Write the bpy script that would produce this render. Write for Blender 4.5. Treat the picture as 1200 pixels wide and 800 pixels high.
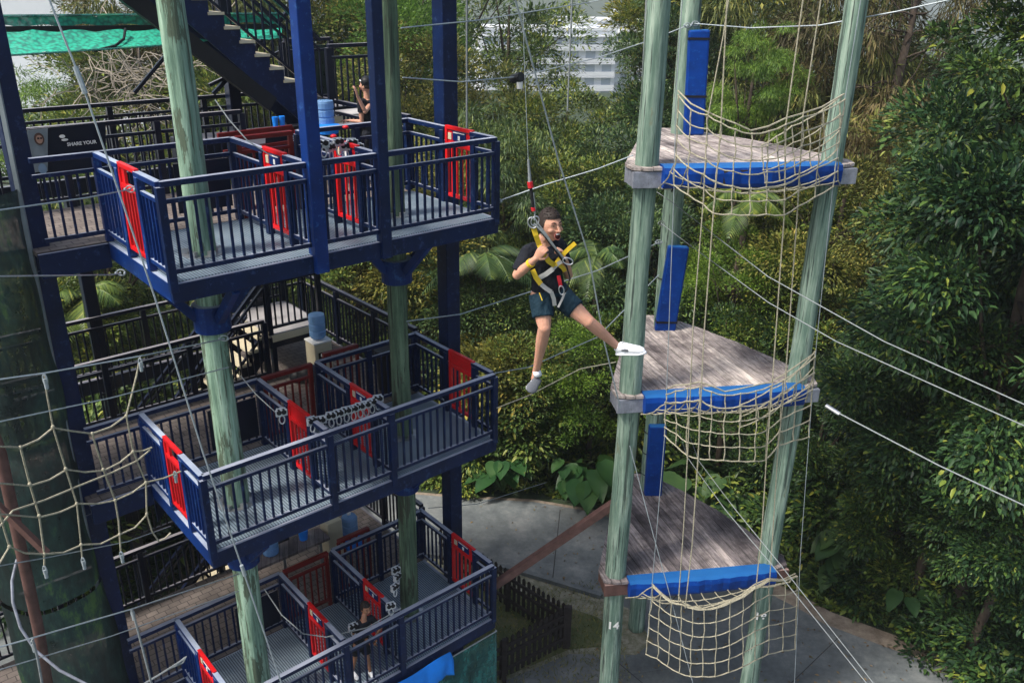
import bpy, bmesh, math, random
import numpy as np
from mathutils import Vector, Matrix, Quaternion
rad = math.radians
random.seed(7)
scene = bpy.context.scene
for o in list(bpy.data.objects): bpy.data.objects.remove(o, do_unlink=True)
C = scene.collection

# ------------------------------------------------------------------ camera
CAMZ = 12.56
FPX, TH, RO = 1005.77, rad(22.98), rad(0.8546)
cam_d = bpy.data.cameras.new("camera")
cam = bpy.data.objects.new("camera", cam_d); C.objects.link(cam)
cr, sr = math.cos(RO), math.sin(RO)
Xh, Up, Fw = Vector((1,0,0)), Vector((0,math.sin(TH),math.cos(TH))), Vector((0,math.cos(TH),-math.sin(TH)))
Rv = cr*Xh + sr*Up; Uv = cr*Up - sr*Xh
M = Matrix((Rv, Uv, -Fw)).transposed().to_4x4(); M.translation = (0,0,CAMZ)
cam.matrix_world = M
cam_d.sensor_width = 36; cam_d.sensor_fit = 'HORIZONTAL'
cam_d.lens = FPX/1200*36; cam_d.clip_start = .1; cam_d.clip_end = 9000
scene.camera = cam

# ------------------------------------------------------------------ light
SUN_EL, SUN_AZ = rad(54), rad(242)       # azimuth clockwise from +Y
world = bpy.data.worlds.new("World"); scene.world = world; world.use_nodes = True
nt = world.node_tree; bg = nt.nodes["Background"]
sky = nt.nodes.new("ShaderNodeTexSky"); sky.sky_type = 'NISHITA'; sky.sun_disc = False
sky.sun_elevation = SUN_EL; sky.sun_rotation = SUN_AZ
sky.air_density = 1.2; sky.dust_density = 5.0; sky.ozone_density = 1.6; sky.altitude = 10
nt.links.new(sky.outputs[0], bg.inputs[0]); bg.inputs[1].default_value = 0.12
sd = bpy.data.lights.new("sun", 'SUN'); sd.energy = 3.1; sd.angle = rad(10); sd.color = (1.0, .93, .84)
sun = bpy.data.objects.new("sun", sd); C.objects.link(sun)
sdir = Vector((math.sin(SUN_AZ)*math.cos(SUN_EL), math.cos(SUN_AZ)*math.cos(SUN_EL), math.sin(SUN_EL)))
sun.rotation_euler = (-sdir).to_track_quat('-Z','Y').to_euler(); sun.location = sdir*60
scene.view_settings.view_transform = 'Standard'; scene.view_settings.look = 'None'
scene.view_settings.exposure = 0.85; scene.view_settings.gamma = 1.0
scene.view_settings.use_curve_mapping = False
scene.render.engine = 'CYCLES'

# ------------------------------------------------------------------ measuring helpers (place layout)
def ray(px, py):
    x, y = px-600, py-400
    u = cr*x+sr*y; v = -sr*x+cr*y
    return Vector((1,0,0))*(u/FPX) + Fw + Up*(-v/FPX)
O0 = Vector((0,0,CAMZ))
def P(px, py, Y): d = ray(px,py); return O0 + d*(Y/d.y)
def Pz(px, py, z): d = ray(px,py); return O0 + d*((z-CAMZ)/d.z)
AL = math.atan2(2.88, 3.30)
OX, OY = -3.55, 8.47
ca, sa = math.cos(AL), math.sin(AL)
def W(u, v, z): return Vector((OX+u*ca-v*sa, OY+u*sa+v*ca, z))
def Pv(px, py, v):
    d = ray(px,py); n = Vector((-sa, ca, 0)); o = W(0,v,0)
    t = (o-O0).dot(n)/d.dot(n); return O0+d*t
def UVof(p): d = Vector((p[0]-OX, p[1]-OY)); return d.x*ca+d.y*sa, -d.x*sa+d.y*ca

# ------------------------------------------------------------------ object helpers
def tag(o, label=None, cat=None, group=None, kind=None):
    if label: o['label'] = label
    if cat: o['category'] = cat
    if group: o['group'] = group
    if kind: o['kind'] = kind
    return o
def empty(name, loc, label, cat, group=None):
    o = bpy.data.objects.new(name, None); C.objects.link(o); o.location = loc
    o.empty_display_size = .1
    return tag(o, label, cat, group)
def wloc(o):
    v = Vector(o.location)
    while o.parent: o = o.parent; v += Vector(o.location)
    return v
class MB:
    """collects shapes in world coordinates, build() links ONE mesh object"""
    def __init__(s): s.v=[]; s.f=[]
    def add(s, vs, fs):
        n=len(s.v); s.v += [tuple(p) for p in vs]; s.f += [tuple(i+n for i in f) for f in fs]; return s
    def box(s, c, sx, sy, sz, rz=0., bev=0.):
        c=Vector(c); q=Matrix.Rotation(rz,3,'Z')
        vs=[c+q@Vector((x*sx/2,y*sy/2,z*sz/2)) for x in(-1,1) for y in(-1,1) for z in(-1,1)]
        return s.add(vs,[(0,1,3,2),(4,6,7,5),(0,4,5,1),(2,3,7,6),(0,2,6,4),(1,5,7,3)])
    def bar(s, p, q, w, h, up=Vector((0,0,1))):
        p=Vector(p); q=Vector(q); d=(q-p)
        if d.length<1e-6: return s
        d.normalize(); sd_=d.cross(up)
        if sd_.length<1e-4: sd_=d.cross(Vector((ca,sa,0)))
        sd_.normalize(); u2=sd_.cross(d).normalized()
        vs=[b+sd_*(x*w/2)+u2*(y*h/2) for b in(p,q) for x,y in((-1,-1),(1,-1),(1,1),(-1,1))]
        return s.add(vs,[(0,3,2,1),(4,5,6,7),(0,1,5,4),(1,2,6,5),(2,3,7,6),(3,0,4,7)])
    def tube(s, pts, r, n=6, cap=True):
        pts=[Vector(p) for p in pts]; rr = r if isinstance(r,(list,tuple)) else [r]*len(pts)
        rings=[]; prev=None
        for i,p in enumerate(pts):
            d=(pts[min(i+1,len(pts)-1)]-pts[max(i-1,0)])
            if d.length<1e-9: d=Vector((0,0,1))
            d.normalize()
            if prev is None:
                a=d.cross(Vector((0,0,1)))
                if a.length<.05: a=d.cross(Vector((1,0,0)))
                a.normalize()
            else:
                a=prev-d*prev.dot(d)
                if a.length<1e-5: a=d.orthogonal()
                a.normalize()
            prev=a; b=d.cross(a)
            rings.append([p+(a*math.cos(t)+b*math.sin(t))*rr[i] for t in [2*math.pi*k/n for k in range(n)]])
        vs=[q for R_ in rings for q in R_]; fs=[]
        for i in range(len(pts)-1):
            for k in range(n):
                a0=i*n+k; a1=i*n+(k+1)%n; fs.append((a0,a1,a1+n,a0+n))
        if cap: fs.append(tuple(range(n))[::-1]); fs.append(tuple(range((len(pts)-1)*n,len(pts)*n)))
        return s.add(vs,fs)
    def knob(s, c, r):
        c=Vector(c); vs=[c+Vector(d)*r for d in((1,0,0),(-1,0,0),(0,1,0),(0,-1,0),(0,0,1),(0,0,-1))]
        return s.add(vs,[(0,2,4),(2,1,4),(1,3,4),(3,0,4),(2,0,5),(1,2,5),(3,1,5),(0,3,5)])
    def ell(s, c, rx, ry, rz, n=12, m=8, rot=None):
        c=Vector(c); vs=[]; fs=[]
        for j in range(m+1):
            ph=math.pi*j/m
            for k in range(n):
                t=2*math.pi*k/n; p=Vector((rx*math.sin(ph)*math.cos(t),ry*math.sin(ph)*math.sin(t),rz*math.cos(ph)))
                if rot: p=rot@p
                vs.append(c+p)
        for j in range(m):
            for k in range(n):
                a=j*n+k;b=j*n+(k+1)%n; fs.append((a,a+n,b+n,b))
        return s.add(vs,fs)
    def prism(s, pts, z0, z1):
        n=len(pts); vs=[(p[0],p[1],z0) for p in pts]+[(p[0],p[1],z1) for p in pts]
        fs=[tuple(range(n))[::-1],tuple(range(n,2*n))]+[(k,(k+1)%n,(k+1)%n+n,k+n) for k in range(n)]
        return s.add(vs,fs)
    def build(s, name, mat, parent=None, smooth=False, bevel=0., fix=True):
        me=bpy.data.meshes.new(name); off=wloc(parent) if parent else Vector((0,0,0))
        org = Vector((0,0,0))
        vs=[(p[0]-off.x,p[1]-off.y,p[2]-off.z) for p in s.v]
        if parent is None and vs:
            a=np.array(vs); org=Vector(((a[:,0].min()+a[:,0].max())/2,(a[:,1].min()+a[:,1].max())/2,a[:,2].min()))
            vs=[(p[0]-org.x,p[1]-org.y,p[2]-org.z) for p in vs]
        me.from_pydata(vs,[],s.f); me.update()
        if fix:
            bm=bmesh.new(); bm.from_mesh(me); bmesh.ops.recalc_face_normals(bm,faces=bm.faces); bm.to_mesh(me); bm.free()
        o=bpy.data.objects.new(name,me); C.objects.link(o); o.location=org
        if parent: o.parent=parent
        if mat: me.materials.append(mat)
        if smooth:
            for p in me.polygons: p.use_smooth=True
        if bevel>0:
            b=o.modifiers.new('bevel','BEVEL'); b.width=bevel; b.segments=2; b.limit_method='ANGLE'; b.angle_limit=rad(40)
        return o
def copy_tree(o, parent=None):
    c=o.copy(); C.objects.link(c); c.parent=parent
    for ch in list(o.children): copy_tree(ch,c)
    return c

# ------------------------------------------------------------------ materials
def newmat(name):
    m=bpy.data.materials.new(name); m.use_nodes=True; n=m.node_tree; b=n.nodes['Principled BSDF']; return m,n,b
def nd(n,t,**k):
    x=n.nodes.new(t)
    for a,v in k.items(): setattr(x,a,v)
    return x
def coords(n, scale=(1,1,1), kind='Object'):
    tc=nd(n,'ShaderNodeTexCoord'); mp=nd(n,'ShaderNodeMapping'); mp.inputs['Scale'].default_value=scale
    n.links.new(tc.outputs[kind],mp.inputs[0]); return mp.outputs[0]
def noise(n, vec, sc=5., det=5., rough=.6):
    x=nd(n,'ShaderNodeTexNoise'); x.inputs['Scale'].default_value=sc; x.inputs['Detail'].default_value=det; x.inputs['Roughness'].default_value=rough
    if vec is not None: n.links.new(vec,x.inputs['Vector'])
    return x.outputs['Fac']
def ramp(n, fac, stops):
    r=nd(n,'ShaderNodeValToRGB'); e=r.color_ramp.elements
    while len(e)<len(stops): e.new(.5)
    for i,(p,c) in enumerate(stops): e[i].position=p; e[i].color=(*c,1) if len(c)==3 else c
    n.links.new(fac,r.inputs[0]); return r.outputs[0]
def mix(n, a, b, fac, mode='MIX'):
    m=nd(n,'ShaderNodeMix',data_type='RGBA',blend_type=mode)
    for sock,val in((m.inputs[6],a),(m.inputs[7],b)):
        if isinstance(val,tuple): sock.default_value=(*val,1)
        else: n.links.new(val,sock)
    if isinstance(fac,(int,float)): m.inputs[0].default_value=fac
    else: n.links.new(fac,m.inputs[0])
    return m.outputs[2]
def bump(n, b, h, st=.3, dist=.02):
    x=nd(n,'ShaderNodeBump'); x.inputs['Strength'].default_value=st; x.inputs['Distance'].default_value=dist
    n.links.new(h,x.inputs['Height']); n.links.new(x.outputs[0],b.inputs['Normal'])
def paint(name, col, rough=.4, var=.25, sc=3., metal=0., coat=0., wear=None, toplit=None):
    m,n,b=newmat(name); v=coords(n,kind='Object'); f=noise(n,v,sc,6)
    c=ramp(n,f,[(.3,tuple(x*(1-var) for x in col)),(.7,tuple(min(1,x*(1+var)) for x in col))])
    if wear:
        g=noise(n,v,sc*6,8,.75); w=ramp(n,g,[(.56,(0,0,0)),(.64,(.8,.8,.8))]); c=mix(n,c,wear,w)
    if toplit:  # pale sky highlight on upward faces, mixed into the base colour
        ge=nd(n,'ShaderNodeNewGeometry'); sx=nd(n,'ShaderNodeSeparateXYZ'); n.links.new(ge.outputs['Normal'],sx.inputs[0])
        du=noise(n,v,1.3,5); up=ramp(n,sx.outputs[2],[(.80,(0,0,0)),(.97,(1,1,1))]); dk=ramp(n,du,[(.3,(.55,.55,.55)),(.6,(1,1,1))])
        c=mix(n,c,toplit,mix(n,up,dk,1.,'MULTIPLY'))
    n.links.new(c,b.inputs['Base Color']); b.inputs['Roughness'].default_value=rough; b.inputs['Metallic'].default_value=metal
    b.inputs['Specular IOR Level'].default_value=.2 if metal==0 else .5; b.inputs['Coat Weight'].default_value=coat; b.inputs['Coat Roughness'].default_value=.25
    return m
MT={}
MT['blue']=paint('navy_paint',(.0008,.0088,.046),.45,.35,2.,coat=.02,wear=(.02,.045,.12),toplit=(.31,.34,.42))
MT['beam']=paint('sunlit_blue_paint',(.0008,.020,.125),.45,.45,1.4,coat=.03,wear=(.02,.08,.24),toplit=(.36,.42,.52))  # navy with sunlight from the left put into the colour; sign plates share it
MT['navy']=paint('dark_navy_paint',(.003,.006,.020),.32,.3,2.,coat=.1,toplit=(.25,.24,.26))
MT['red']=paint('red_paint',(.55,.008,.012),.38,.25,4.,coat=.2,wear=(.35,.03,.02))
MT['dred']=paint('dark_red_paint',(.13,.008,.008),.4,.25,4.,coat=.2)
MT['black']=paint('black_plastic',(.012,.013,.016),.5,.3)
MT['steel']=paint('steel',(.42,.44,.46),.35,.2,10.,metal=.8)
MT['galv']=paint('galvanised_cable',(.30,.35,.38),.45,.2,30.,metal=.3)
MT['rope']=paint('cream_rope',(.30,.285,.215),.85,.35,40.)
MT['wrope']=paint('white_rope',(.20,.225,.235),.8,.2,40.)
MT['pad']=paint('blue_vinyl_pad',(.0,.034,.22),.5,.3,2.5,wear=(.005,.07,.30),toplit=(.015,.11,.33))
MT['tarp']=paint('blue_tarp',(.01,.20,.72),.5,.2,3.)
MT['white']=paint('white_paint',(.75,.75,.73),.5,.08,3.)
MT['cream']=paint('cream_plastic',(.52,.47,.34),.5,.1,3.)
MT['bracket']=paint('grey_bracket_steel',(.23,.25,.30),.5,.35,9.,metal=.15,wear=(.11,.10,.11))
MT['brownsteel']=paint('red_brown_beam',(.10,.055,.048),.55,.35,6.,toplit=(.32,.23,.21))
MT['picket']=paint('dark_brown_timber',(.030,.025,.025),.7,.4,8.)
def mat_pole(name, c0, c1, c2, dark, peel=.62, under=(.16,.19,.13)):
    m,n,b=newmat(name); v=coords(n,(9,9,.55)); f=noise(n,v,1.6,9,.7)
    c=ramp(n,f,[(.40,c0),(.5,c1),(.60,c2)])
    v2=coords(n,(14,14,.35)); g=noise(n,v2,.8,6,.75); w=ramp(n,g,[(.565,(0,0,0)),(.61,(.85,.85,.85))]); c=mix(n,c,dark,w)
    v3=coords(n,(1,1,.5)); h=noise(n,v3,1.3,4); w2=ramp(n,h,[(.35,(.6,.66,.64)),(.65,(1.2,1.15,1.1))]); c=mix(n,c,w2,.9,'MULTIPLY')
    v4=coords(n,(34,34,1.1)); k4=noise(n,v4,.8,4,.6); w4=ramp(n,k4,[(.60,(0,0,0)),(.64,(.9,.9,.9))]); c=mix(n,c,dark,w4)
    v5=coords(n,(5,5,.9)); k5=noise(n,v5,1.1,9,.68); w5=ramp(n,k5,[(peel,(0,0,0)),(peel+.025,(.85,.85,.85))]); c=mix(n,c,under,w5)
    n.links.new(c,b.inputs['Base Color']); b.inputs['Roughness'].default_value=.8
    bump(n,b,f,.8,.03); return m
MT['pole']=mat_pole('green_treated_timber',(.10,.175,.14),(.18,.275,.225),(.30,.40,.34),(.030,.050,.042))
MT['poledark']=mat_pole('weathered_green_timber',(.045,.080,.050),(.075,.13,.080),(.13,.20,.13),(.018,.026,.018),.56,(.04,.045,.03))
MT['polepeel']=mat_pole('peeling_green_timber',(.11,.20,.15),(.20,.33,.25),(.31,.46,.37),(.045,.060,.038),.53,(.055,.075,.045))
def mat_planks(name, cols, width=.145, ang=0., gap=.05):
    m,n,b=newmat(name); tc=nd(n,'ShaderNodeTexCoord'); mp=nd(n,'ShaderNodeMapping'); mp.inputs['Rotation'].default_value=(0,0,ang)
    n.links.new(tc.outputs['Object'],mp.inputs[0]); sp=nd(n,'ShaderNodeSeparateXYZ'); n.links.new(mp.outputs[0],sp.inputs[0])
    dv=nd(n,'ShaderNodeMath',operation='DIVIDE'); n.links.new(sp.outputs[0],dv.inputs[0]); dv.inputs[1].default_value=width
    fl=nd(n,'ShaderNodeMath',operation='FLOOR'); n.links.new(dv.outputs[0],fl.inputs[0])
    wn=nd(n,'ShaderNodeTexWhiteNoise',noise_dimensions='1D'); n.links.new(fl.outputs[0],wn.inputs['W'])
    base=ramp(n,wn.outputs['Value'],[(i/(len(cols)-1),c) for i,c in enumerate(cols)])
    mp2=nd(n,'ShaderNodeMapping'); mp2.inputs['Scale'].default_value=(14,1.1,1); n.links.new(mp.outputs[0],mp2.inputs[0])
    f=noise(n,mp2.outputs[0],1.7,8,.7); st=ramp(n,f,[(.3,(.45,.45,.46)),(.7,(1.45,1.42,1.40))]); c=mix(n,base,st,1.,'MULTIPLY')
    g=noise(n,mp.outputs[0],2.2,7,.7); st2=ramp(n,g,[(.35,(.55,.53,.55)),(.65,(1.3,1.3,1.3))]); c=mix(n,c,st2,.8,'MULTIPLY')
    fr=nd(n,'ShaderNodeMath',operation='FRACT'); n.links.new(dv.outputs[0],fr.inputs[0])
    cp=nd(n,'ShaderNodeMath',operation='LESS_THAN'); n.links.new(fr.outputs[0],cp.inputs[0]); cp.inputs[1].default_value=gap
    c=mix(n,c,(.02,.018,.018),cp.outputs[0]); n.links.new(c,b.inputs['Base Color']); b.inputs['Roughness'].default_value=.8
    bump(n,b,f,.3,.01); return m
def mat_grate(name):
    m,n,b=newmat(name); v=coords(n); sp=nd(n,'ShaderNodeSeparateXYZ'); n.links.new(v,sp.inputs[0])
    def stripe(out,w,th):
        d=nd(n,'ShaderNodeMath',operation='DIVIDE'); n.links.new(out,d.inputs[0]); d.inputs[1].default_value=w
        f=nd(n,'ShaderNodeMath',operation='FRACT'); n.links.new(d.outputs[0],f.inputs[0])
        l=nd(n,'ShaderNodeMath',operation='LESS_THAN'); n.links.new(f.outputs[0],l.inputs[0]); l.inputs[1].default_value=th; return l.outputs[0]
    a=stripe(sp.outputs[0],.036,.42)
    f=noise(n,v,3.,6,.7); base=ramp(n,f,[(.3,(.16,.23,.30)),(.7,(.30,.38,.44))])
    g=noise(n,v,60,2,.5); base=mix(n,base,ramp(n,g,[(.3,(.75,.75,.75)),(.7,(1.2,1.2,1.2))]),.7,'MULTIPLY')
    c=mix(n,base,(.06,.085,.12),a)
    n.links.new(c,b.inputs['Base Color']); b.inputs['Roughness'].default_value=.5; b.inputs['Metallic'].default_value=.2; return m
MT['grate']=mat_grate('ribbed_metal_grating')
def mat_paver(name,ca_,cb_,mor,sx=.4,sc=1.0):
    m,n,b=newmat(name); v=coords(n); br=nd(n,'ShaderNodeTexBrick'); n.links.new(v,br.inputs['Vector'])
    br.inputs['Color1'].default_value=(*ca_,1); br.inputs['Color2'].default_value=(*cb_,1); br.inputs['Mortar'].default_value=(*mor,1)
    br.inputs['Scale'].default_value=sc; br.inputs['Mortar Size'].default_value=.012; br.inputs['Brick Width'].default_value=sx; br.inputs['Row Height'].default_value=.2
    f=noise(n,v,2.3,7,.7); c=mix(n,br.outputs['Color'],ramp(n,f,[(.3,(.6,.6,.6)),(.7,(1.25,1.22,1.2))]),.9,'MULTIPLY')
    n.links.new(c,b.inputs['Base Color']); b.inputs['Roughness'].default_value=.75; return m
MT['paver']=mat_paver('walkway_boards',(.13,.11,.10),(.18,.155,.14),(.05,.042,.04),.30,1.6)
def mat_board(name,cols,ang):
    m,n,b=newmat(name); g=nd(n,'ShaderNodeNewGeometry'); base=ramp(n,g.outputs['Random Per Island'],cols)
    tc=nd(n,'ShaderNodeTexCoord'); mp=nd(n,'ShaderNodeMapping'); mp.inputs['Rotation'].default_value=(0,0,ang); n.links.new(tc.outputs['Object'],mp.inputs[0])
    mp2=nd(n,'ShaderNodeMapping'); mp2.inputs['Scale'].default_value=(16,1.2,1); n.links.new(mp.outputs[0],mp2.inputs[0])
    f=noise(n,mp2.outputs[0],1.9,9,.75); c=mix(n,base,ramp(n,f,[(.38,(.45,.44,.45)),(.62,(1.5,1.48,1.46))]),1.,'MULTIPLY')
    h=noise(n,mp.outputs[0],1.6,8,.72); c=mix(n,c,ramp(n,h,[(.40,(.42,.40,.42)),(.54,(1.1,1.1,1.1)),(.64,(1.5,1.48,1.45))]),.85,'MULTIPLY')
    n.links.new(c,b.inputs['Base Color']); b.inputs['Roughness'].default_value=.85; bump(n,b,f,.6,.012); return m
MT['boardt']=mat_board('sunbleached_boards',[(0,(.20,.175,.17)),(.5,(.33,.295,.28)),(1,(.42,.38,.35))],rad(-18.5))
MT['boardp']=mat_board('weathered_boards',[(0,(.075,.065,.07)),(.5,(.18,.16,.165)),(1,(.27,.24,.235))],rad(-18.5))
MT['tablet']=mat_planks('sunbleached_planks',[(.22,.19,.18),(.40,.36,.33),(.30,.27,.26),(.46,.42,.38)],.15,rad(-9))
MT['tablep']=mat_planks('weathered_planks',[(.10,.085,.09),(.22,.19,.19),(.13,.11,.12),(.27,.24,.23)],.15,rad(-14))
def mat_net(name,col,alpha,sc=26.,folds=True):
    m,n,b=newmat(name); v=coords(n); f=noise(n,v,1.2,7,.7); g=noise(n,v,9.,4,.6)
    c=ramp(n,noise(n,coords(n,(1,1,.35)),1.6,8,.75),[(.40,tuple(x*.4 for x in col)),(.5,col),(.55,tuple(x*1.5 for x in col)),(.62,(col[0]*2+.04,col[1]*2+.07,col[2]*1.4))])
    n.links.new(c,b.inputs['Base Color']); b.inputs['Roughness'].default_value=.8
    a=ramp(n,g,[(.3,(alpha-.08,)*3),(.7,(min(1,alpha+.08),)*3)]); n.links.new(a,b.inputs['Alpha']); return m
MT['meshdark']=mat_net('dark_green_mesh',(.012,.035,.030),.93)
MT['meshteal']=mat_net('teal_mesh',(.02,.14,.13),.72)
# ================================================================== THE SETTING
def hillz(x,y):
    r=math.hypot(x,y-14)
    z=0.0
    if y>21.5 or x>9:
        d=max(0,y-21.5)
        z=min(d*.22,4.5)*min(1,max(0,(x+16)/10))
    if r>55: z-= (r-55)*.42
    return max(z,-34)
def terrain():
    rs=list(np.linspace(0,60,50))+[70,85,105,130,150,200,300,400,520,700,900,1200,1600]
    nA=96; vs=[(0,14,-.02)]; fs=[]
    for i,r in enumerate(rs[1:]):
        for k in range(nA):
            t=2*math.pi*k/nA; x=r*math.cos(t); y=14+r*math.sin(t)
            z=hillz(x,y)-.02
            if r>130:
                az=math.degrees(math.atan2(x,y))
                land=1/(1+math.exp(-(az+8)/3.5)) if abs(az)<100 else 1
                z=-34+ (r-130)*.012 if land>.5 else -46
                if r>=500:
                    z+= land*(1/(1+math.exp((az-17)/3)))*max(0,(r-450))*.20*(1+.25*math.sin(az*.35+1)+.12*math.sin(az*.9))
                    z=min(z,190+20*math.sin(az*.2))
            vs.append((x,y,z))
    n=len(rs)-1
    for k in range(nA): fs.append((0,1+k,1+(k+1)%nA))
    for i in range(n-1):
        for k in range(nA):
            a=1+i*nA+k;b=1+i*nA+(k+1)%nA; fs.append((a,a+nA,b+nA,b))
    m=MB(); m.add(vs,fs); return m
m,n,b=newmat('forest_soil'); v=coords(n); f=noise(n,v,.35,9,.75)
g=noise(n,v,6.,6,.7)
c=mix(n,ramp(n,f,[(.3,(.014,.028,.014)),(.55,(.026,.045,.020)),(.75,(.055,.06,.032))]),ramp(n,g,[(.3,(.6,.6,.6)),(.7,(1.4,1.4,1.4))]),.9,'MULTIPLY')
n.links.new(c,b.inputs['Base Color']); b.inputs['Roughness'].default_value=.95; bump(n,b,g,.6,.05); MT['soil']=m
tag(terrain().build('ground',MT['soil'],smooth=True),kind='structure')
m,n,b=newmat('sea_glare_water'); b.inputs['Base Color'].default_value=(.42,.45,.46,1); b.inputs['Roughness'].default_value=.15; b.inputs['IOR'].default_value=1.33  # pale base colour carries the bright sky glare on the water
bump(n,b,noise(n,coords(n),.15,5),.25,.4)
w=MB(); w.add([(-6000,120,-39),(6000,120,-39),(6000,8000,-39),(-6000,8000,-39)],[(0,1,2,3)])
tag(w.build('sea',m,fix=False),kind='structure')
# far wooded hill cover colour comes from the soil; road and pads
m,n,b=newmat('concrete_road'); v=coords(n); f=noise(n,v,.9,9,.72); g=noise(n,v,9,6,.7)
c=ramp(n,f,[(.36,(.075,.088,.096)),(.5,(.118,.135,.14)),(.64,(.19,.205,.205))])
c=mix(n,c,ramp(n,g,[(.3,(.8,.8,.8)),(.7,(1.15,1.15,1.15))]),.8,'MULTIPLY')
h=noise(n,coords(n,(.25,.25,.25)),1.,3); c=mix(n,c,ramp(n,h,[(.4,(.75,.75,.75)),(.6,(1.1,1.1,1.1))]),.9,'MULTIPLY')
n.links.new(c,b.inputs['Base Color']); b.inputs['Roughness'].default_value=.8; bump(n,b,g,.2,.01); MT['road']=m
m,n,b=newmat('pale_verge_gravel'); v=coords(n); f=noise(n,v,5,9,.8)
c=ramp(n,f,[(.3,(.06,.07,.03)),(.5,(.17,.17,.12)),(.7,(.33,.32,.27))]); n.links.new(c,b.inputs['Base Color']); b.inputs['Roughness'].default_value=.95; bump(n,b,f,.6,.03); MT['verge']=m
m,n,b=newmat('sandy_kerb'); v=coords(n); f=noise(n,v,4,8,.75)
c=ramp(n,f,[(.3,(.10,.08,.06)),(.5,(.22,.18,.14)),(.7,(.32,.28,.22))]); n.links.new(c,b.inputs['Base Color']); b.inputs['Roughness'].default_value=.95; MT['sand']=m
m,n,b=newmat('grass_soil'); v=coords(n); f=noise(n,v,3,9,.75)
c=ramp(n,f,[(.3,(.03,.05,.015)),(.5,(.07,.085,.03)),(.7,(.15,.13,.075))]); n.links.new(c,b.inputs['Base Color']); b.inputs['Roughness'].default_value=.95; bump(n,b,f,.6,.03); MT['grassy']=m
Zu_=Vector((0,0,1))
def sheet(name,pts,z,mat,label=None):
    mb=MB(); mb.add([(p[0],p[1],z) for p in pts],[tuple(range(len(pts)))])
    o=mb.build(name,mat,fix=False); 
    if o.data.polygons[0].normal.z<0: o.data.flip_normals()
    return tag(o,kind='structure')
far=[(-30,17.0),(-12,18.4),(-6,19.6),(-1.5,19.1),(0.6,18.95),(2.25,18.5),(4.2,17.0),(6.39,14.9),(6.72,14.5),(8.63,13.3),(9.3,12.9),(12,11.2),(18,8)]
sheet('sandy_strip',[(p[0]+(.25 if p[0]>4 else 0),p[1]+(.40 if p[0]>4 else .12)) for p in far]+[(18,2),(-30,2)],.004,MT['sand'])
sheet('road',far+[(18,1),(-30,1)],.008,MT['road'])
# verge between road and pad
ver=[(-9,15.6),(-3,16.9),(0.18,16.05),(2.05,15.2),(2.6,14.9),(3.0,13.9),(2.6,13.5),(1.25,13.5),(-.3,12.6),(-4,11.5),(-9,12.5)]
sheet('verge',ver,.012,MT['verge'])
sheet('grass_patch',[(-9,15.0),(-3,16.2),(.2,15.4),(1.9,14.6),(2.3,14.2),(2.2,13.75),(1.25,13.62),(-.3,12.7),(-4,11.6),(-9,12.6)],.016,MT['grassy'])
k=MB(); k.bar((-9,15.62,.05),(-3,16.92,.05),.12,.12); k.bar((-3,16.92,.05),(0.18,16.07,.05),.12,.12); k.bar((0.18,16.07,.05),(2.05,15.22,.05),.12,.12)
tag(k.build('kerb',MT['road']),kind='structure')

rg=random.Random(5); lt=MB()
for i in range(900):
    x=rg.uniform(-2,11); y=rg.uniform(9.5,18.8) if x<3 else rg.uniform(9,15.5-.35*(x-3)); s=rg.uniform(.02,.055); a=rg.uniform(0,6.28)
    if rg.random()<.5 and x>3: y=min(y+rg.random()*2, 15.5-.35*(x-3))
    d_=Vector((math.cos(a),math.sin(a),0)); e_=Vector((-d_.y,d_.x,0)); c=Vector((x,y,.024)); lt.add([c-d_*s,c+e_*s*.4+Zu_*.012,c+d_*s,c-e_*s*.4],[(0,1,2,3)])
m,n,b=newmat('leaf_litter'); g=nd(n,'ShaderNodeNewGeometry'); n.links.new(ramp(n,g.outputs['Random Per Island'],[(0,(.05,.035,.02)),(.5,(.14,.09,.04)),(.85,(.22,.16,.06)),(1,(.08,.10,.03))]),b.inputs['Base Color'])
tag(lt.build('leaf_litter',m,fix=False),'dry leaves scattered on the concrete road','leaf litter',kind='stuff')
jt=MB()
for (a,b_) in (((-1.2,16.6),(-1.5,18.9)),((1.0,15.8),(1.3,18.6)),((3.4,14.9),(4.6,16.5)),((5.2,12.5),(6.9,14.1)),((2.2,13.3),(5.4,9.2)),((-.6,12.3),(3.5,13.2))): jt.add([(a[0]-.012,a[1],.011),(a[0]+.012,a[1],.011),(b_[0]+.012,b_[1],.011),(b_[0]-.012,b_[1],.011)],[(0,1,2,3)])
m,n,b=newmat('joint_dark'); b.inputs['Base Color'].default_value=(.03,.032,.034,1); b.inputs['Roughness'].default_value=.95
tag(jt.build('road_joints',m,fix=False),kind='structure')
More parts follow.
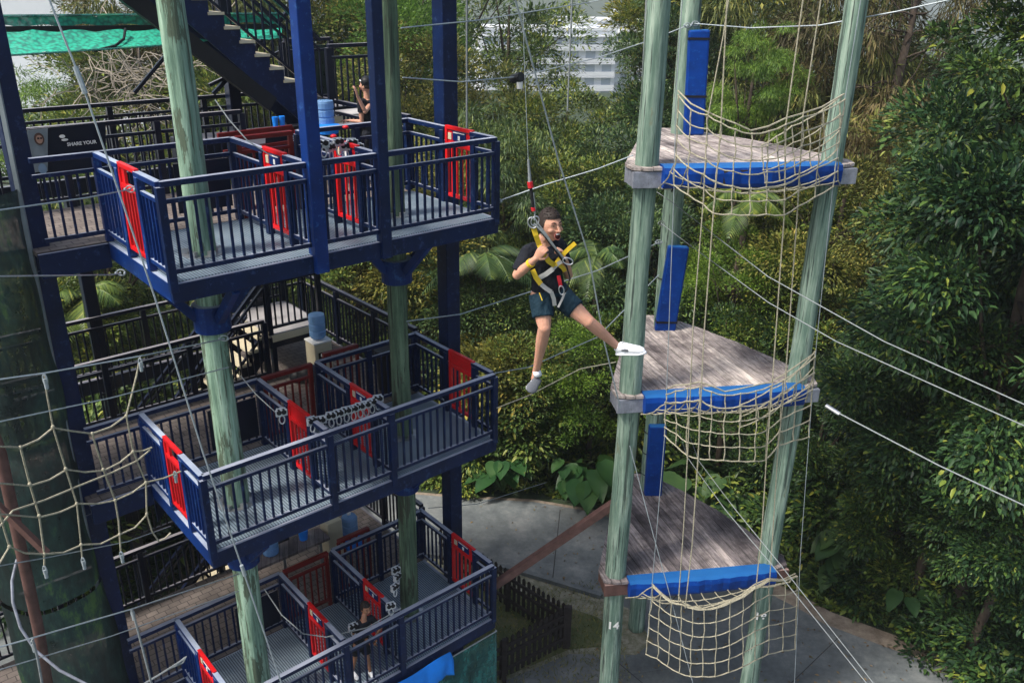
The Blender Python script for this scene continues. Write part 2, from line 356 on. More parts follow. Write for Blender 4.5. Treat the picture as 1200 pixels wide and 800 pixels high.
# distant apartment blocks
m,n,b=newmat('white_render'); b.inputs['Base Color'].default_value=(.62,.65,.68,1); b.inputs['Roughness'].default_value=.7; MT['render']=m
m,n,b=newmat('hazy_glass'); b.inputs['Base Color'].default_value=(.30,.36,.42,1); b.inputs['Roughness'].default_value=.15; MT['glass']=m  # window colour lightened so that it carries the distance haze
def block(cx,cy,w,d,z0,h,rz,label,roofbit=None):
    e=empty('apartment_block',(cx,cy,z0),label,'building','white apartment blocks in the valley')
    q=Matrix.Rotation(rz,3,'Z')
    def T(x,y,z): return Vector((cx,cy,0))+q@Vector((x,y,0))+Vector((0,0,z))
    wb=MB(); wb.box(T(0,0,z0+h/2),w,d,h,rz)
    st=int(h//3.2)
    wb.build('wall',MT['render'],e)
    bl=MB()
    for s in range(st):
        bl.box(T(0,-d/2-.6,z0+3.2*s+3.0),w-.4,1.2,.25,rz)
        bl.box(T(0,-d/2-1.15,z0+3.2*s+.6),w-.4,.1,1.0,rz)
    bl.build('balconies',MT['render'],e)
    nb=int(w//4.2); w0=None
    for s in range(st-1,max(-1,st-10),-1):
        for i in range(nb):
            c=T(-w/2+(i+.5)*w/nb,-d/2-.02,z0+3.2*s+1.9)
            if w0 is None: w0=MB().box(c,2.4,.14,1.8,rz).build('window',MT['glass'],e); c0_=c.copy(); l0=w0.location.copy()
            else:
                o=w0.copy(); C.objects.link(o); o.parent=e; o.location=l0+(c-c0_)
    rf=MB(); rf.box(T(0,0,z0+h+.3),w+.6,d+.6,.6,rz); rf.box(T(w*.22,0,z0+h+1.6),w*.3,d*.6,2.4,rz); rf.build('roof',MT['render'],e)
    return e
p=P(655,75,230); block(p.x-4,230,34,14,-42,-42+0-p.z*0+ (P(655,32,230).z+42-0) if False else P(655,34,230).z+42,rad(8),'broad white apartment block in the valley seen left of the dark leafy tree')
p=P(690,40,246); block(p.x+4,248,26,14,-42,P(690,24,248).z+42,rad(-6),'taller stepped white apartment block behind the broad white one')
p=P(545,60,262); block(p.x,262,40,14,-42,P(545,45,262).z+42,rad(3),'white apartment block glimpsed beside the blue steel column through the trees')

# picket fence
def picket_fence(a,b_,label,tilt=0.):
    a=Vector(a);b_=Vector(b_);e=empty('picket_fence',a,label,'fence','dark picket fences')
    L=(b_-a).length; d=(b_-a).normalized(); nrm=d.cross(Vector((0,0,1)))
    pk=MB(); n_=int(L/.135)
    for i in range(n_+1):
        p=a+d*(i*.135)+nrm*.03; hh=1.02+random.uniform(-.015,.015)
        q=p+Vector((random.uniform(-.006,.006),0,0))
        # pointed picket
        w=.078; t=.018
        for s in (0,):
            vs=[]
            for o_ in (-t/2,t/2):
                for (x,z) in ((-w/2,.03),(w/2,.03),(w/2,hh-.05),(0,hh),(-w/2,hh-.05)):
                    vs.append(q+d*x+nrm*o_+Vector((0,0,z)))
            pk.add(vs,[(0,1,2,3,4),(9,8,7,6,5),(0,5,6,1),(1,6,7,2),(2,7,8,3),(3,8,9,4),(4,9,5,0)])
    pk.build('pickets',MT['picket'],e)
    for z in (.25,.62,.82): MB().bar(a+Vector((0,0,z)),b_+Vector((0,0,z)),.04,.07).build('rail',MT['picket'],e)
    for k in range(int(L/1.6)+1):
        p=a+d*min(L,k*1.6); MB().box(p+Vector((0,0,.53))-nrm*.05,.09,.09,1.06).build('post',MT['picket'],e,bevel=.006)
    return e
cn=(1.2,13.72,0)
picket_fence(cn,(-1.6,16.3,0),'dark brown picket fence running away from the corner towards the road')
picket_fence(cn,(-2.2,11.2,0),'dark brown picket fence running from the corner back under the bottom deck')
# ================================================================== LEFT TOWER (blue steel decks)
DZ=[9.57,6.17,2.77]; LN=['top','middle','bottom']
DU,DV=4.38,2.0
Zu=Vector((0,0,1))
def rail_run(name,label,a,b_,z,mat,posts=(0.,1.),h=1.07,cat='railing',group=None,gap=None,bar_sp=.115,post_w=.085,drop=0.,two=True,zb=None,bw=.026):
    """a,b_: plan points (u,v); z,zb heights of floor at the ends"""
    zb=z if zb is None else zb
    A=W(a[0],a[1],z); B=W(b_[0],b_[1],zb); e=empty(name,A,label,cat,group)
    L=(B-A).length
    def at(t,hh): return A.lerp(B,t)+Zu*hh
    segs=[(0,1)] if not gap else [(0,gap[0]),(gap[1],1)]
    for (s0,s1) in segs:
        if s1-s0<.02: continue
        MB().bar(at(s0,h-.03),at(s1,h-.03),.075,.06).build('top_rail',mat,e,bevel=.006)
        if two: MB().bar(at(s0,h-.21),at(s1,h-.21),.045,.045).build('second_rail',mat,e,bevel=.005)
        MB().bar(at(s0,.12),at(s1,.12),.045,.05).build('bottom_rail',mat,e,bevel=.005)
        bl=MB(); n_=max(1,int(round((s1-s0)*L/bar_sp)))
        for i in range(1,n_):
            t=s0+(s1-s0)*i/n_; top=h-.22 if two else h-.05
            bl.bar(at(t,.13),at(t,top),bw,bw)
        bl.build('balusters',mat,e)
    for t in posts:
        MB().bar(at(t,-drop),at(t,h-.055),post_w,post_w).build('post',mat,e,bevel=.006)
    return e
def red_gate(label,p,q,z,cutout=False,plate=True,mat=None,group='red self closing gates in the deck railings'):
    mat=mat or MT['red']; A=W(p[0],p[1],z); B=W(q[0],q[1],z); e=empty('red_gate',A,label,'gate',group)
    d=(B-A).normalized(); n_=d.cross(Zu)
    def at(t,hh): return A.lerp(B,t)+Zu*hh
    f=MB(); h=1.09; w=.05; L=(B-A).length
    f.bar(at(0,.1),at(0,h),w,w); f.bar(at(1,.1),at(1,h),w,w)
    k=w/2/L
    f.bar(at(k,h-.025),at(1-k,h-.025),.05,w); f.bar(at(k,.125),at(1-k,.125),.046,w); f.bar(at(k,.84),at(1-k,.84),.046,.06)
    f.build('frame',mat,e,bevel=.005)
    bl=MB()
    for i in range(1,5): bl.bar(at(i/5,.15),at(i/5,.81),.024,.024)
    bl.build('balusters',mat,e)
    pn=MB(); 
    if cutout:
        pn.bar(at(.72,.87),at(.72,h-.05),.02,.03); pn.bar(at(.72,.955),at(.97,.955),.01,.16)
    else: pn.bar(at(.04,.95),at(.96,.95),.012,.15)
    pn.build('panel',mat,e)
    if plate and not cutout:
        s=MB(); s.bar(at(.22,.965)+n_*.012,at(.74,.965)+n_*.012,.012,.13); s.bar(at(.22,.965)-n_*.012,at(.74,.965)-n_*.012,.012,.13)
        pl=s.build('sign_plate',MT['beam'],e)
        g=MB()
        for sg in (1,-1):
            g.bar(at(.44,.945)+n_*.020*sg,at(.52,.945)+n_*.020*sg,.004,.06); g.bar(at(.26,1.012)+n_*.020*sg,at(.70,1.012)+n_*.020*sg,.004,.012)
        g.build('logo',MT['white'],pl)
        MB().bar(at(.80,.95)-n_*.010,at(.93,.95)-n_*.010,.012,.09).build('notice',MT['cream'],e)
    hg=MB(); hg.tube([at(0,.35)+Zu*-.04,at(0,.35)+Zu*.04],.032,8); hg.tube([at(0,.85)+Zu*-.04,at(0,.85)+Zu*.04],.032,8); hg.build('hinges',MT['dred'],e)
    return e

for li,z in enumerate(DZ):
    nm=LN[li]
    # deck
    e=empty('viewing_deck',W(0,0,z-.2),f'{nm} blue steel deck with ribbed grey floor pierced by two timber poles','deck','stacked blue decks')
    fb=MB(); pts=[W(0.02,.02,0),W(DU-.02,.02,0),W(DU-.02,DV,0),W(.02,DV,0)]
    fl=MB(); fl.v=[tuple(Vector((p.x,p.y,0))) for p in []]
    # floor in local frame so that ribs run across the deck
    me=MB(); 
    for (x,y,zz) in [(0,0,0)]: pass
    flo=bpy.data.meshes.new('floor'); vs=[]; 
    for zz in (-.03,0):
        for (x,y) in ((.03,.03),(DU-.03,.03),(DU-.03,DV-.03),(.03,DV-.03)): vs.append((x,y,zz))
    flo.from_pydata(vs,[],[(3,2,1,0),(4,5,6,7),(0,1,5,4),(1,2,6,5),(2,3,7,6),(3,0,4,7)]); flo.materials.append(MT['grate'])
    fo=bpy.data.objects.new('floor',flo); C.objects.link(fo); fo.parent=e; fo.location=(0,0,.2); fo.rotation_euler=(0,0,AL)
    zz=z-.115
    MB().bar(W(-.03,0,zz),W(DU+.03,0,zz),.06,.21).build('edge_beam',MT['blue'],e,bevel=.008)
    MB().bar(W(0,.03,zz),W(0,DV,zz),.06,.21).build('edge_beam',MT['beam'],e,bevel=.008)
    MB().bar(W(DU,.03,zz),W(DU,DV,zz),.06,.21).build('edge_beam',MT['blue'],e,bevel=.008)
    MB().bar(W(0.03,DV-.03,zz),W(DU-.03,DV-.03,zz),.06,.21).build('edge_beam',MT['blue'],e,bevel=.008)
    jb=MB()
    for u in (.6,1.2,2.1,2.9,3.7): jb.bar(W(u,.03,zz-.02),W(u,DV-.06,zz-.02),.05,.15)
    jb.build('joists',MT['blue'],e)
    if li<2:
        for (pu,pv,bn) in ((.67,.83,'A'),(3.37,.93,'B')):
            cz=z-.78; br=MB(); c0=W(pu,pv,cz)
            br.tube([c0+Zu*-.17,c0+Zu*.17],.215,16); 
            for (du,dv) in ((.72,0),(-.62,0),(0,-.78),(0,.75)):
                br.bar(c0+W(du*.3,dv*.3,0)-W(0,0,0)+Zu*.02,c0+W(du,dv,0)-W(0,0,0)+Zu*.55,.09,.11)
            br.build('pole_bracket',MT['beam'],e,bevel=.006)
    # rails
    G='blue railings round the decks'
    tall=(li==0)
    rail_run('railing',f'long front railing of the {nm} deck, blue with slim balusters',(0,0),(DU,0),z,MT['blue'],posts=(0,1) if tall else (0,.377,.589,1),group=G,drop=.1)
    rail_run('railing',f'short left side railing of the {nm} deck with a red gate in it',(0,.0),(0,DV),z,MT['beam'],posts=(.29,.60,1.),gap=(.32,.57),group=G)
    red_gate(f'red gate in the left side railing of the {nm} deck',(0,.64),(0,1.14),z,cutout=(li<2))
    rail_run('railing',f'blue dividing railing on the {nm} deck beside the left timber pole',(1.65,.06),(1.65,DV),z,MT['blue'],posts=(.22,.54,1.),gap=(.25,.51),group=G)
    red_gate(f'red gate right of the left timber pole on the {nm} deck',(1.65,.54),(1.65,1.05),z,plate=(li!=1))
    rail_run('railing',f'blue dividing railing on the {nm} deck left of the right timber pole',(2.58,.06),(2.58,DV),z,MT['blue'],posts=(.19,.51,1.),gap=(.22,.48),group=G)
    red_gate(f'red gate with blue plate left of the right timber pole, {nm} deck',(2.58,.48),(2.58,.99),z)
    rail_run('railing',f'right side railing of the {nm} deck beside the steel column',(DU,.06),(DU,DV+.05),z,MT['blue'],posts=(.20,.55,1.),gap=(.23,.52),group=G)
    red_gate(f'red gate at the right end of the {nm} deck beside the tall steel column',(DU,.50),(DU,1.06),z,plate=(li!=1))
    rail_run('railing',f'rear railing of the left bay of the {nm} deck against the walkway',(.0,DV),(1.65,DV),z,MT['blue'],posts=(),group=G)
    rail_run('railing',f'rear railing of the right bay of the {nm} deck against the walkway',(2.58,DV),(DU,DV),z,MT['blue'],posts=(.5,),group=G)
    rail_run('entry_gate',f'dark red entry gate behind the middle bay of the {nm} deck',(1.71,DV),(2.5,DV),z,MT['dred'],posts=(0.04,.96),cat='gate',group='dark red entry gates',post_w=.06)
    if li: rail_run('entry_gate',f'dark red folded gate leaf leaning on the rear rail of the {nm} deck',(2.75,DV+.10),(3.35,DV+.10),z,MT['dred'],posts=(.02,.98),cat='gate',group='dark red entry gates',post_w=.05,two=False,h=1.12)
    # solid panels hung on the rear rail
    MBp=MB(); MBp.bar(W(.85,DV-.06,z+.52),W(1.55,DV-.06,z+.52),.02,.62)
    tag(MBp.build('info_board',MT['navy']),f'dark blank board on the rear railing by the left pole, {nm} deck','board','dark boards on the rear railings')
    # walkway
    e=empty('walkway',W(0,DV,z-.2),f'{nm} walkway with grey brown boards behind the blue decks','walkway','walkways behind the decks')
    for k,(u0,u1,v0,v1) in enumerate(((-.81,DU,DV+.0,4.0),(2.7,DU,4.0,5.7),(-6,-.81,DV+.3,4.0))):
        me=bpy.data.meshes.new('boards'); vs=[]
        for zz in (-.06,-.002*k-.004):
            for (x,y) in ((u0,v0),(u1,v0),(u1,v1),(u0,v1)): vs.append((x,y-DV,zz))
        me.from_pydata(vs,[],[(3,2,1,0),(4,5,6,7),(0,1,5,4),(1,2,6,5),(2,3,7,6),(3,0,4,7)]); me.materials.append(MT['paver'])
        fo=bpy.data.objects.new('boards',me); C.objects.link(fo); fo.parent=e; fo.location=(0,0,.2); fo.rotation_euler=(0,0,AL)
    fb=MB(); fb.bar(W(-.81,DV,zz*0+z-.17),W(-.03,DV,z-.17),.08,.30).build('edge_beam',MT['blue'],e,bevel=.008)
    MB().bar(W(-.6,4.0,z-.2),W(2.7,4.0,z-.2),.08,.28).build('edge_beam',MT['navy'],e)
    MB().bar(W(DU+.05,DV,z-.2),W(DU+.05,5.7,z-.2),.08,.28).build('edge_beam',MT['navy'],e)
    ub=MB()
    for v in (2.6,3.3): ub.bar(W(-.8,v,z-.2),W(DU,v,z-.2),.1,.2)
    ub.build('bearers',MT['navy'],e)
    rail_run('railing',f'railing between the left steel column and the corner of the {nm} deck',(-.70,DV),(0,DV),z,MT['blue'],posts=(),group=G)
    G2='dark outer railings'
    rail_run('railing',f'dark outer railing right of the {nm} walkway in front of the trees',(DU+.08,DV+.1),(DU+.02,5.9),z,MT['navy'],posts=(0,.33,.66,1),group=G2,h=1.1)
    rail_run('railing',f'dark railing along the back edge of the {nm} walkway',(-2.4,4.0),(2.7,4.0),z,MT['navy'],posts=(0,.25,.5,.75,1),group=G2,h=1.1)
    rail_run('railing',f'dark outermost railing behind the stair slot at the {nm} level',(-3.2,5.85),(4.4,5.85),z+(0,0,0)[li],MT['navy'],posts=(.0,.2,.4,.6,.8,1),group=G2,h=1.1)
    if li<2: 
        bk=MB(); bk.bar(W(-3.2,5.85,z-.12),W(4.4,5.85,z-.12),.1,.24); tag(bk.build('outer_beam',MT['navy']),f'dark beam carrying the outermost railing at the {nm} level','beam','outer beams')

# tall deck posts above the top deck
for u,lab in ((1.70,'thick square blue post rising from the top deck front edge, left of two'),(2.60,'slimmer square blue post rising from the top deck front edge, right of two')):
    w=.17 if u<2 else .14
    MBx=MB(); MBx.bar(W(u,-.01,DZ[0]-.22),W(u,-.01,16),w,w)
    tag(MBx.build('steel_post',MT['beam'] if u<2 else MT['blue'],bevel=.01),lab,'post','square blue posts on the top deck')
# main steel columns
def column(u,v,w,label,z0=0,z1=16,mat='blue'):
    e=empty('steel_column',W(u,v,z0),label,'column','tall blue steel columns')
    MB().bar(W(u,v,z0),W(u,v,z1),w,w).build('shaft',MT[mat],e,bevel=.012)
    MB().bar(W(u,v,z0),W(u,v,z0+.03),w+.2,w+.2).build('base_plate',MT[mat],e)
    for z in DZ: MB().bar(W(u,v,z-.32),W(u,v,z-.28),w+.05,w+.05).build('splice_plate',MT[mat],e)
    return e
column(-.73,2.34,.24,'tall blue steel column at the left edge, in front of the dark green mesh')
column(4.66,1.46,.25,'tall blue steel column right of the stacked decks')
column(3.3,5.6,.2,'blue steel column behind the decks near the water cooler',z1=16,mat='navy')
column(.6,5.95,.2,'blue steel column at the back beside the stair slot',z1=9.4,mat='navy')
# timber poles
def pole(x,y,r0,r1,z1,label,mat,name='timber_pole',lean=(0,0)):
    mb=MB(); pts=[];rs=[]; N=90
    for i in range(N+1):
        t=i/N; z=t*z1; pts.append((x+lean[0]*t+.008*math.sin(z*1.3+x*7),y+lean[1]*t+.008*math.cos(z*1.1+y*5),z)); rs.append((r0+(r1-r0)*t)*(1+.018*math.sin(z*2.1+x*3)))
    mb.tube(pts,rs,30)
    ph=x*5; nv=[]
    for i,q in enumerate(mb.v):
        k=i%30; a=2*math.pi*k/30; z=q[2]; j=i//30; c=pts[min(j,len(pts)-1)]
        f=1+.030*math.sin(a*2+z*.5+ph)+.018*math.sin(a*5-z*1.1+ph*2)+.012*math.sin(a*3+z*3.7+ph)+(.0 if math.sin(z*1.7+a*2+ph)<.93 else -.05)
        nv.append((c[0]+(q[0]-c[0])*f,c[1]+(q[1]-c[1])*f,z))
    mb.v=nv; o=mb.build(name,MT[mat],smooth=True)
    return tag(o,label,'pole','round timber poles')
pa=W(.67,.83,0); pb=W(3.37,.93,0)
pole(pa.x,pa.y,.172,.134,16,'pale green peeling timber pole through the left bays of the decks','polepeel')
pole(pb.x,pb.y,.150,.135,16,'darker green timber pole through the right bays of the decks','poledark')
# foot clamps where the poles pass the floors
for li,z in enumerate(DZ):
    for (pu,pv,r,s) in ((.67,.83,.168,'left'),(3.37,.93,.15,'right')):
        mb=MB(); c0=W(pu,pv,z)
        for k in range(6):
            a=k*math.pi/3+.3; mb.box(c0+Vector((math.cos(a)*(r+.03),math.sin(a)*(r+.03),.035)),.07,.07,.06,a)
        mb.tube([c0+Zu*.002,c0+Zu*.012],r+.07,18)
        tag(mb.build('pole_clamp',MT['steel']),f'bolted steel foot clamp round the {s} timber pole on the {LN[li]} deck','clamp','pole clamps on the deck floors')
# stairs in the slot and above
def stair(a,b_,z0,z1,v0,v1,label,n_,thick=.30,mat='navy'):
    """flight from (a,z0) low end to (b_,z1) high end, u coordinates; between v0 (near) and v1"""
    e=empty('staircase',W(a,v0,z0),label,'stairs','flights of stairs')
    du=(b_-a)/n_; dz=(z1-z0)/n_
    for v in (v0,v1):
        mb=MB()
        for i in range(n_):
            u0=a+du*i; u1=a+du*(i+1); zt=z0+dz*(i+1)
            zb0=z0+dz*i-thick; zb1=z0+dz*(i+1)-thick
            vs=[W(u0,v-.02,zb0),W(u1,v-.02,zb1),W(u1,v-.02,zt-.02),W(u0,v-.02,zt-.02),W(u0,v+.02,zb0),W(u1,v+.02,zb1),W(u1,v+.02,zt-.02),W(u0,v+.02,zt-.02)]
            mb.add(vs,[(0,1,2,3),(7,6,5,4),(0,4,5,1),(1,5,6,2),(2,6,7,3),(3,7,4,0)])
        mb.build('stringer',MT[mat],e)
    for i in range(n_):
        u0=a+du*i; u1=a+du*(i+1)+ (du*.1); zt=z0+dz*(i+1)
        MB().bar(W((u0+u1)/2,v0-.05,zt),W((u0+u1)/2,v1+.05,zt),abs(u1-u0),.04).build('tread',MT['cream'] if True else None,e)
    for v in (v0,v1):
        mb=MB(); 
        for hh,w in ((1.0,.06),(.85,.04),(.12,.04)): mb.bar(W(a,v,z0+dz+hh),W(b_,v,z1+hh),w,w)
        k=max(2,int(abs(b_-a)/.13))
        for i in range(k+1):
            t=i/k; mb.bar(W(a+(b_-a)*t,v,z0+dz+(z1-z0-dz)*t+.12),W(a+(b_-a)*t,v,z0+dz+(z1-z0-dz)*t+.86),.022,.022)
        mb.build('handrail',MT['navy'],e)
    return e
stair(4.15,.9,10.42,13.42,4.1,4.95,'upper blue staircase with cream tread edges climbing left above the top walkway',15,thick=.42,mat='blue')
stair(2.75,.35,6.9-2.3,6.9,4.1,4.95,'dark staircase descending behind the middle deck') if False else None
s_=stair(.55,2.8,4.45,6.9,4.12,4.9,'dark staircase climbing to the small landing behind the middle deck',12)
stair(.2,2.6,.9,3.4,4.12,4.9,'dark staircase under the middle walkway behind the bottom deck',12)
mb=MB(); mb.bar(Pv(140,-12,3.6),Pv(318,122,3.6),.14,.22); tag(mb.build('diagonal_beam',MT['black']),'thick black diagonal beam below the upper staircase','beam')
mb=MB(); mb.bar(Pv(232,20,5.1),Pv(150,60,5.1)+Vector((0,0,-.6)),.05,.05); mb.bar(Pv(350,0,5.3),Pv(250,110,5.3),.06,.06); mb.bar(Pv(330,60,5.3),Pv(245,100,5.3),.05,.05)
tag(mb.build('stair_brace',MT['navy']),'thin dark cross braces behind the upper staircase','brace')
def landing(u0,u1,v0,v1,z,label,cells):
    e=empty('stair_landing',W(u0,v0,z-.2),label,'landing','stair landings')
    MB().prism([W(u0,v0,0),W(u1,v0,0),W(u1,v1,0),W(u0,v1,0)],z-.05,z).build('floor',MT['paleboard'],e)
    fb=MB()
    for a,b_ in (((u0-.05,v0-.03),(u1+.05,v0-.03)),((u0-.03,v0),(u0-.03,v1)),((u1+.03,v0),(u1+.03,v1))): fb.bar(W(*a,z-.13),W(*b_,z-.13),.06,.2)
    fb.build('edge_beam',MT['navy'],e)
    MB().bar(W(u0,v0-.065,z-.06),W(u1,v0-.065,z-.06),.012,.12).build('pale_fascia',MT['cream'],e)
    lg=MB()
    for (u,v) in ((u0+.05,v0+.05),(u1-.05,v0+.05),(u1-.05,v1-.05)): lg.bar(W(u,v,z-.9),W(u,v,z-.05),.08,.08)
    lg.build('legs',MT['navy'],e)
    for a,b_ in cells: rail_run('railing','dark railing on the '+label,a,b_,z,MT['navy'],group='landing railings',h=1.12)
m,n,b=newmat('pale_landing_board'); b.inputs['Roughness'].default_value=.6
n.links.new(ramp(n,noise(n,coords(n),2,6),[(.3,(.30,.29,.30)),(.7,(.48,.46,.45))]),b.inputs['Base Color']); MT['paleboard']=m
e0=len(bpy.data.objects)
landing(4.3,5.2,4.1,5.6,10.42,'pale landing at the foot of the upper staircase',[((4.3,4.1),(5.2,4.1))])
landing(2.85,3.8,4.1,5.5,6.92,'pale landing above the middle walkway beside the water cooler',[((2.85,4.1),(3.8,4.1))])
rail_run('railing','dark rear railing on the pale landing at the foot of the upper staircase',(4.3,5.6),(5.2,5.6),10.42,MT['navy'],group='landing railings',h=1.12)
rail_run('railing','dark rear railing on the pale landing above the middle walkway',(2.85,5.5),(3.8,5.5),6.92,MT['navy'],group='landing railings',h=1.12)
# dark screen behind the upper landing
mb=MB(); mb.bar(W(4.25,5.75,10.75),W(5.3,5.75,10.75),.03,1.3); tag(mb.build('privacy_screen',MT['meshdark']),'dark mesh screen behind the pale landing at the top right of the stairs','screen')
# underside box of the upper staircase
mb=MB(); mb.bar(W(1.9,4.5,9.95),W(4.2,4.5,9.95),.8,.55); tag(mb.build('storage_box',MT['navy'],bevel=.02),'dark blue box bench under the upper staircase','box')

# green shade net top left
mb=MB(); nU=26; rows=[]
mtn=newmat('bright_green_shade_net'); m,n,b=mtn; v=coords(n); 
wv=nd(n,'ShaderNodeTexVoronoi'); wv.inputs['Scale'].default_value=17.; n.links.new(v,wv.inputs['Vector'])
c=ramp(n,wv.outputs['Distance'],[(.0,(.015,.44,.30)),(.45,(.008,.34,.22)),(.75,(.004,.16,.12))]); n.links.new(c,b.inputs['Base Color']); b.inputs['Roughness'].default_value=.7
a_=ramp(n,noise(n,v,14,3),[(.3,(.88,)*3),(.6,(1.,)*3)]); n.links.new(a_,b.inputs['Alpha']); MT['gnet']=m
e=empty('shade_net',Pv(10,60,4.6),'bright green shade net stretched across the top left behind the decks','shade net')
def strip(top,bot,vt,vb,mat,name,sag=0.):
    mb=MB(); vs=[];fs=[]; K=24; J=5
    for i in range(K+1):
        t=i/K; a=Pv(top[0]+(top[2]-top[0])*t,top[1]+(top[3]-top[1])*t,vt); b2=Pv(bot[0]+(bot[2]-bot[0])*t,bot[1]+(bot[3]-bot[1])*t,vb)
        for j in range(J+1):
            s=j/J; p=a.lerp(b2,s)+Zu*(-sag*math.sin(s*math.pi)+.02*math.sin(i*1.9+j)); vs.append(p)
    for i in range(K):
        for j in range(J): k=i*(J+1)+j; fs.append((k,k+J+1,k+J+2,k+1))
    mb.add(vs,fs); return mb.build(name,mat,e,smooth=True,fix=False)
strip((-20,19,330,17),(-20,31,330,27),5.3,5.3,MT['gnet'],'upper_band')
strip((-20,37,330,34),(-20,67,330,44),5.2,4.6,MT['gnet'],'net',.05)
mb=MB(); mb.bar(Pv(-20,35,5.25),Pv(330,31,5.25),.05,.08); mb.tube([Pv(147,34,5.1),Pv(145,46,4.9),Pv(135,54,4.7),Pv(110,60,4.65)],.02); mb.build('support_bar',MT['black'],e)
mb=MB(); mb.tube([Pv(-20,19,5.28),Pv(330,16,5.28)],.02); mb.tube([Pv(-20,67,4.6),Pv(60,62,4.6),Pv(195,53,4.6)],.015); mb.build('edge_rope',MT['meshteal'],e)

# banner with a woman's picture
e=empty('banner',Pv(38,212,3.9),'dark banner reading SHARE YOUR with a picture of a woman in sunglasses','banner')
nv=3.9
def panel(x0,y0,x1,y1,v,mat,name,par,th=.012,sl=-.10):
    q=[Pv(x0,y0,v),Pv(x1,y0+sl*(x1-x0),v),Pv(x1,y1+sl*(x1-x0),v),Pv(x0,y1,v)]
    nn=Vector((-sa,ca,0)); mb=MB(); mb.add(q+[p+nn*th for p in q],[(0,1,2,3),(7,6,5,4),(0,4,5,1),(1,5,6,2),(2,6,7,3),(3,7,4,0)]); return mb.build(name,mat,par)
MT['pgrey']=paint('printed_grey',(.20,.24,.26),.6,.25,3.); MT['skinp']=paint('printed_skin',(.42,.25,.18),.6,.1); MT['hairp']=paint('printed_hair',(.09,.05,.04),.7,.1); MT['jean']=paint('printed_denim',(.20,.30,.42),.7,.2)
panel(30,152,124,206,nv,MT['navy'],'backing',e,.02)
panel(32,153,56,203,nv-.02,MT['pgrey'],'photo_panel',e,.006)
def blob(px,py,rx,ry,v,mat,name,n=14):
    c=Pv(px,py,v); s=(Pv(px+1,py,v)-c).length; u_=Vector((ca,sa,0)); mb=MB()
    vs=[c+u_*(rx*s*math.cos(t))+Zu*(ry*s*math.sin(t)) for t in [2*math.pi*k/n for k in range(n)]]; nn=Vector((-sa,ca,0))
    vs+= [p+nn*.004 for p in vs]; mb.add(vs,[tuple(range(n)),tuple(range(n,2*n))[::-1]]+[(k,(k+1)%n,(k+1)%n+n,k+n) for k in range(n)])
    return mb.build(name,mat,e)
blob(46,163,6,8,nv-.03,MT['hairp'],'printed_hair'); blob(46.3,163.5,4,5.4,nv-.04,MT['skinp'],'printed_face')
blob(44.8,162.3,1.5,1.2,nv-.05,MT['black'],'printed_sunglasses'); blob(48.2,162.1,1.5,1.2,nv-.05,MT['black'],'printed_sunglasses')
blob(46,180,7,9,nv-.035,MT['pgrey'],'printed_shirt'); blob(41,187,6,3,nv-.045,MT['skinp'],'printed_arm'); blob(52,186,5,3,nv-.045,MT['skinp'],'printed_arm'); blob(50,198,5,7,nv-.04,MT['jean'],'printed_jeans')
blob(73,160,3.5,2.2,nv-.03,MT['white'],'printed_emblem'); blob(76,164,4,1.5,nv-.03,MT['white'],'printed_emblem')
def text_mb(s, size, fn, bold=0.):
    cu=bpy.data.curves.new('t','FONT'); cu.body=s; cu.size=size; cu.extrude=0; cu.offset=bold; cu.align_x='CENTER'; cu.align_y='CENTER'
    ob=bpy.data.objects.new('t',cu); C.objects.link(ob); bpy.context.view_layer.update()
    me=bpy.data.meshes.new_from_object(ob.evaluated_get(bpy.context.evaluated_depsgraph_get()))
    bpy.data.objects.remove(ob,do_unlink=True)
    mb=MB(); mb.add([fn(v.co.x,v.co.y) for v in me.vertices],[tuple(p.vertices) for p in me.polygons]); return mb
c0=Pv(96,168,nv-.03); c0_n=Vector((-sa,ca,0))
tx=text_mb('SHARE YOUR',.062,lambda x,y:c0+Vector((ca,sa,0))*x+Zu*y,.002); tx.build('lettering',MT['white'],e,fix=False)

# small black sign with red emblem near the middle bay of the top deck
e=empty('wall_sign',Pv(345,160,2.9),'small black sign with a red mark and white lines behind the thick blue post','sign')
q=[Pv(341,149,2.9),Pv(352,147,2.9),Pv(352,168,2.9),Pv(341,170,2.9)]
mb=MB(); mb.add(q+[p+c0_n*.02 for p in q],[(0,1,2,3),(7,6,5,4),(0,4,5,1),(1,5,6,2),(2,6,7,3),(3,7,4,0)]); mb.build('board',MT['black'],e)
def quad(x0,y0,x1,y1,v,mat,name,par):
    q=[Pv(x0,y0,v),Pv(x1,y0,v),Pv(x1,y1,v),Pv(x0,y1,v)]; mb=MB(); mb.add(q+[p+c0_n*.004 for p in q],[(0,1,2,3),(7,6,5,4),(0,4,5,1),(1,5,6,2),(2,6,7,3),(3,7,4,0)]); return mb.build(name,mat,par)
quad(344.5,152,347.5,157,2.88,MT['red'],'red_mark',e); quad(342.5,159,351,160.5,2.88,MT['white'],'text_line',e); quad(342.5,161.5,351,163,2.88,MT['white'],'text_line',e); quad(342.5,164,350,165.5,2.88,MT['white'],'text_line',e)

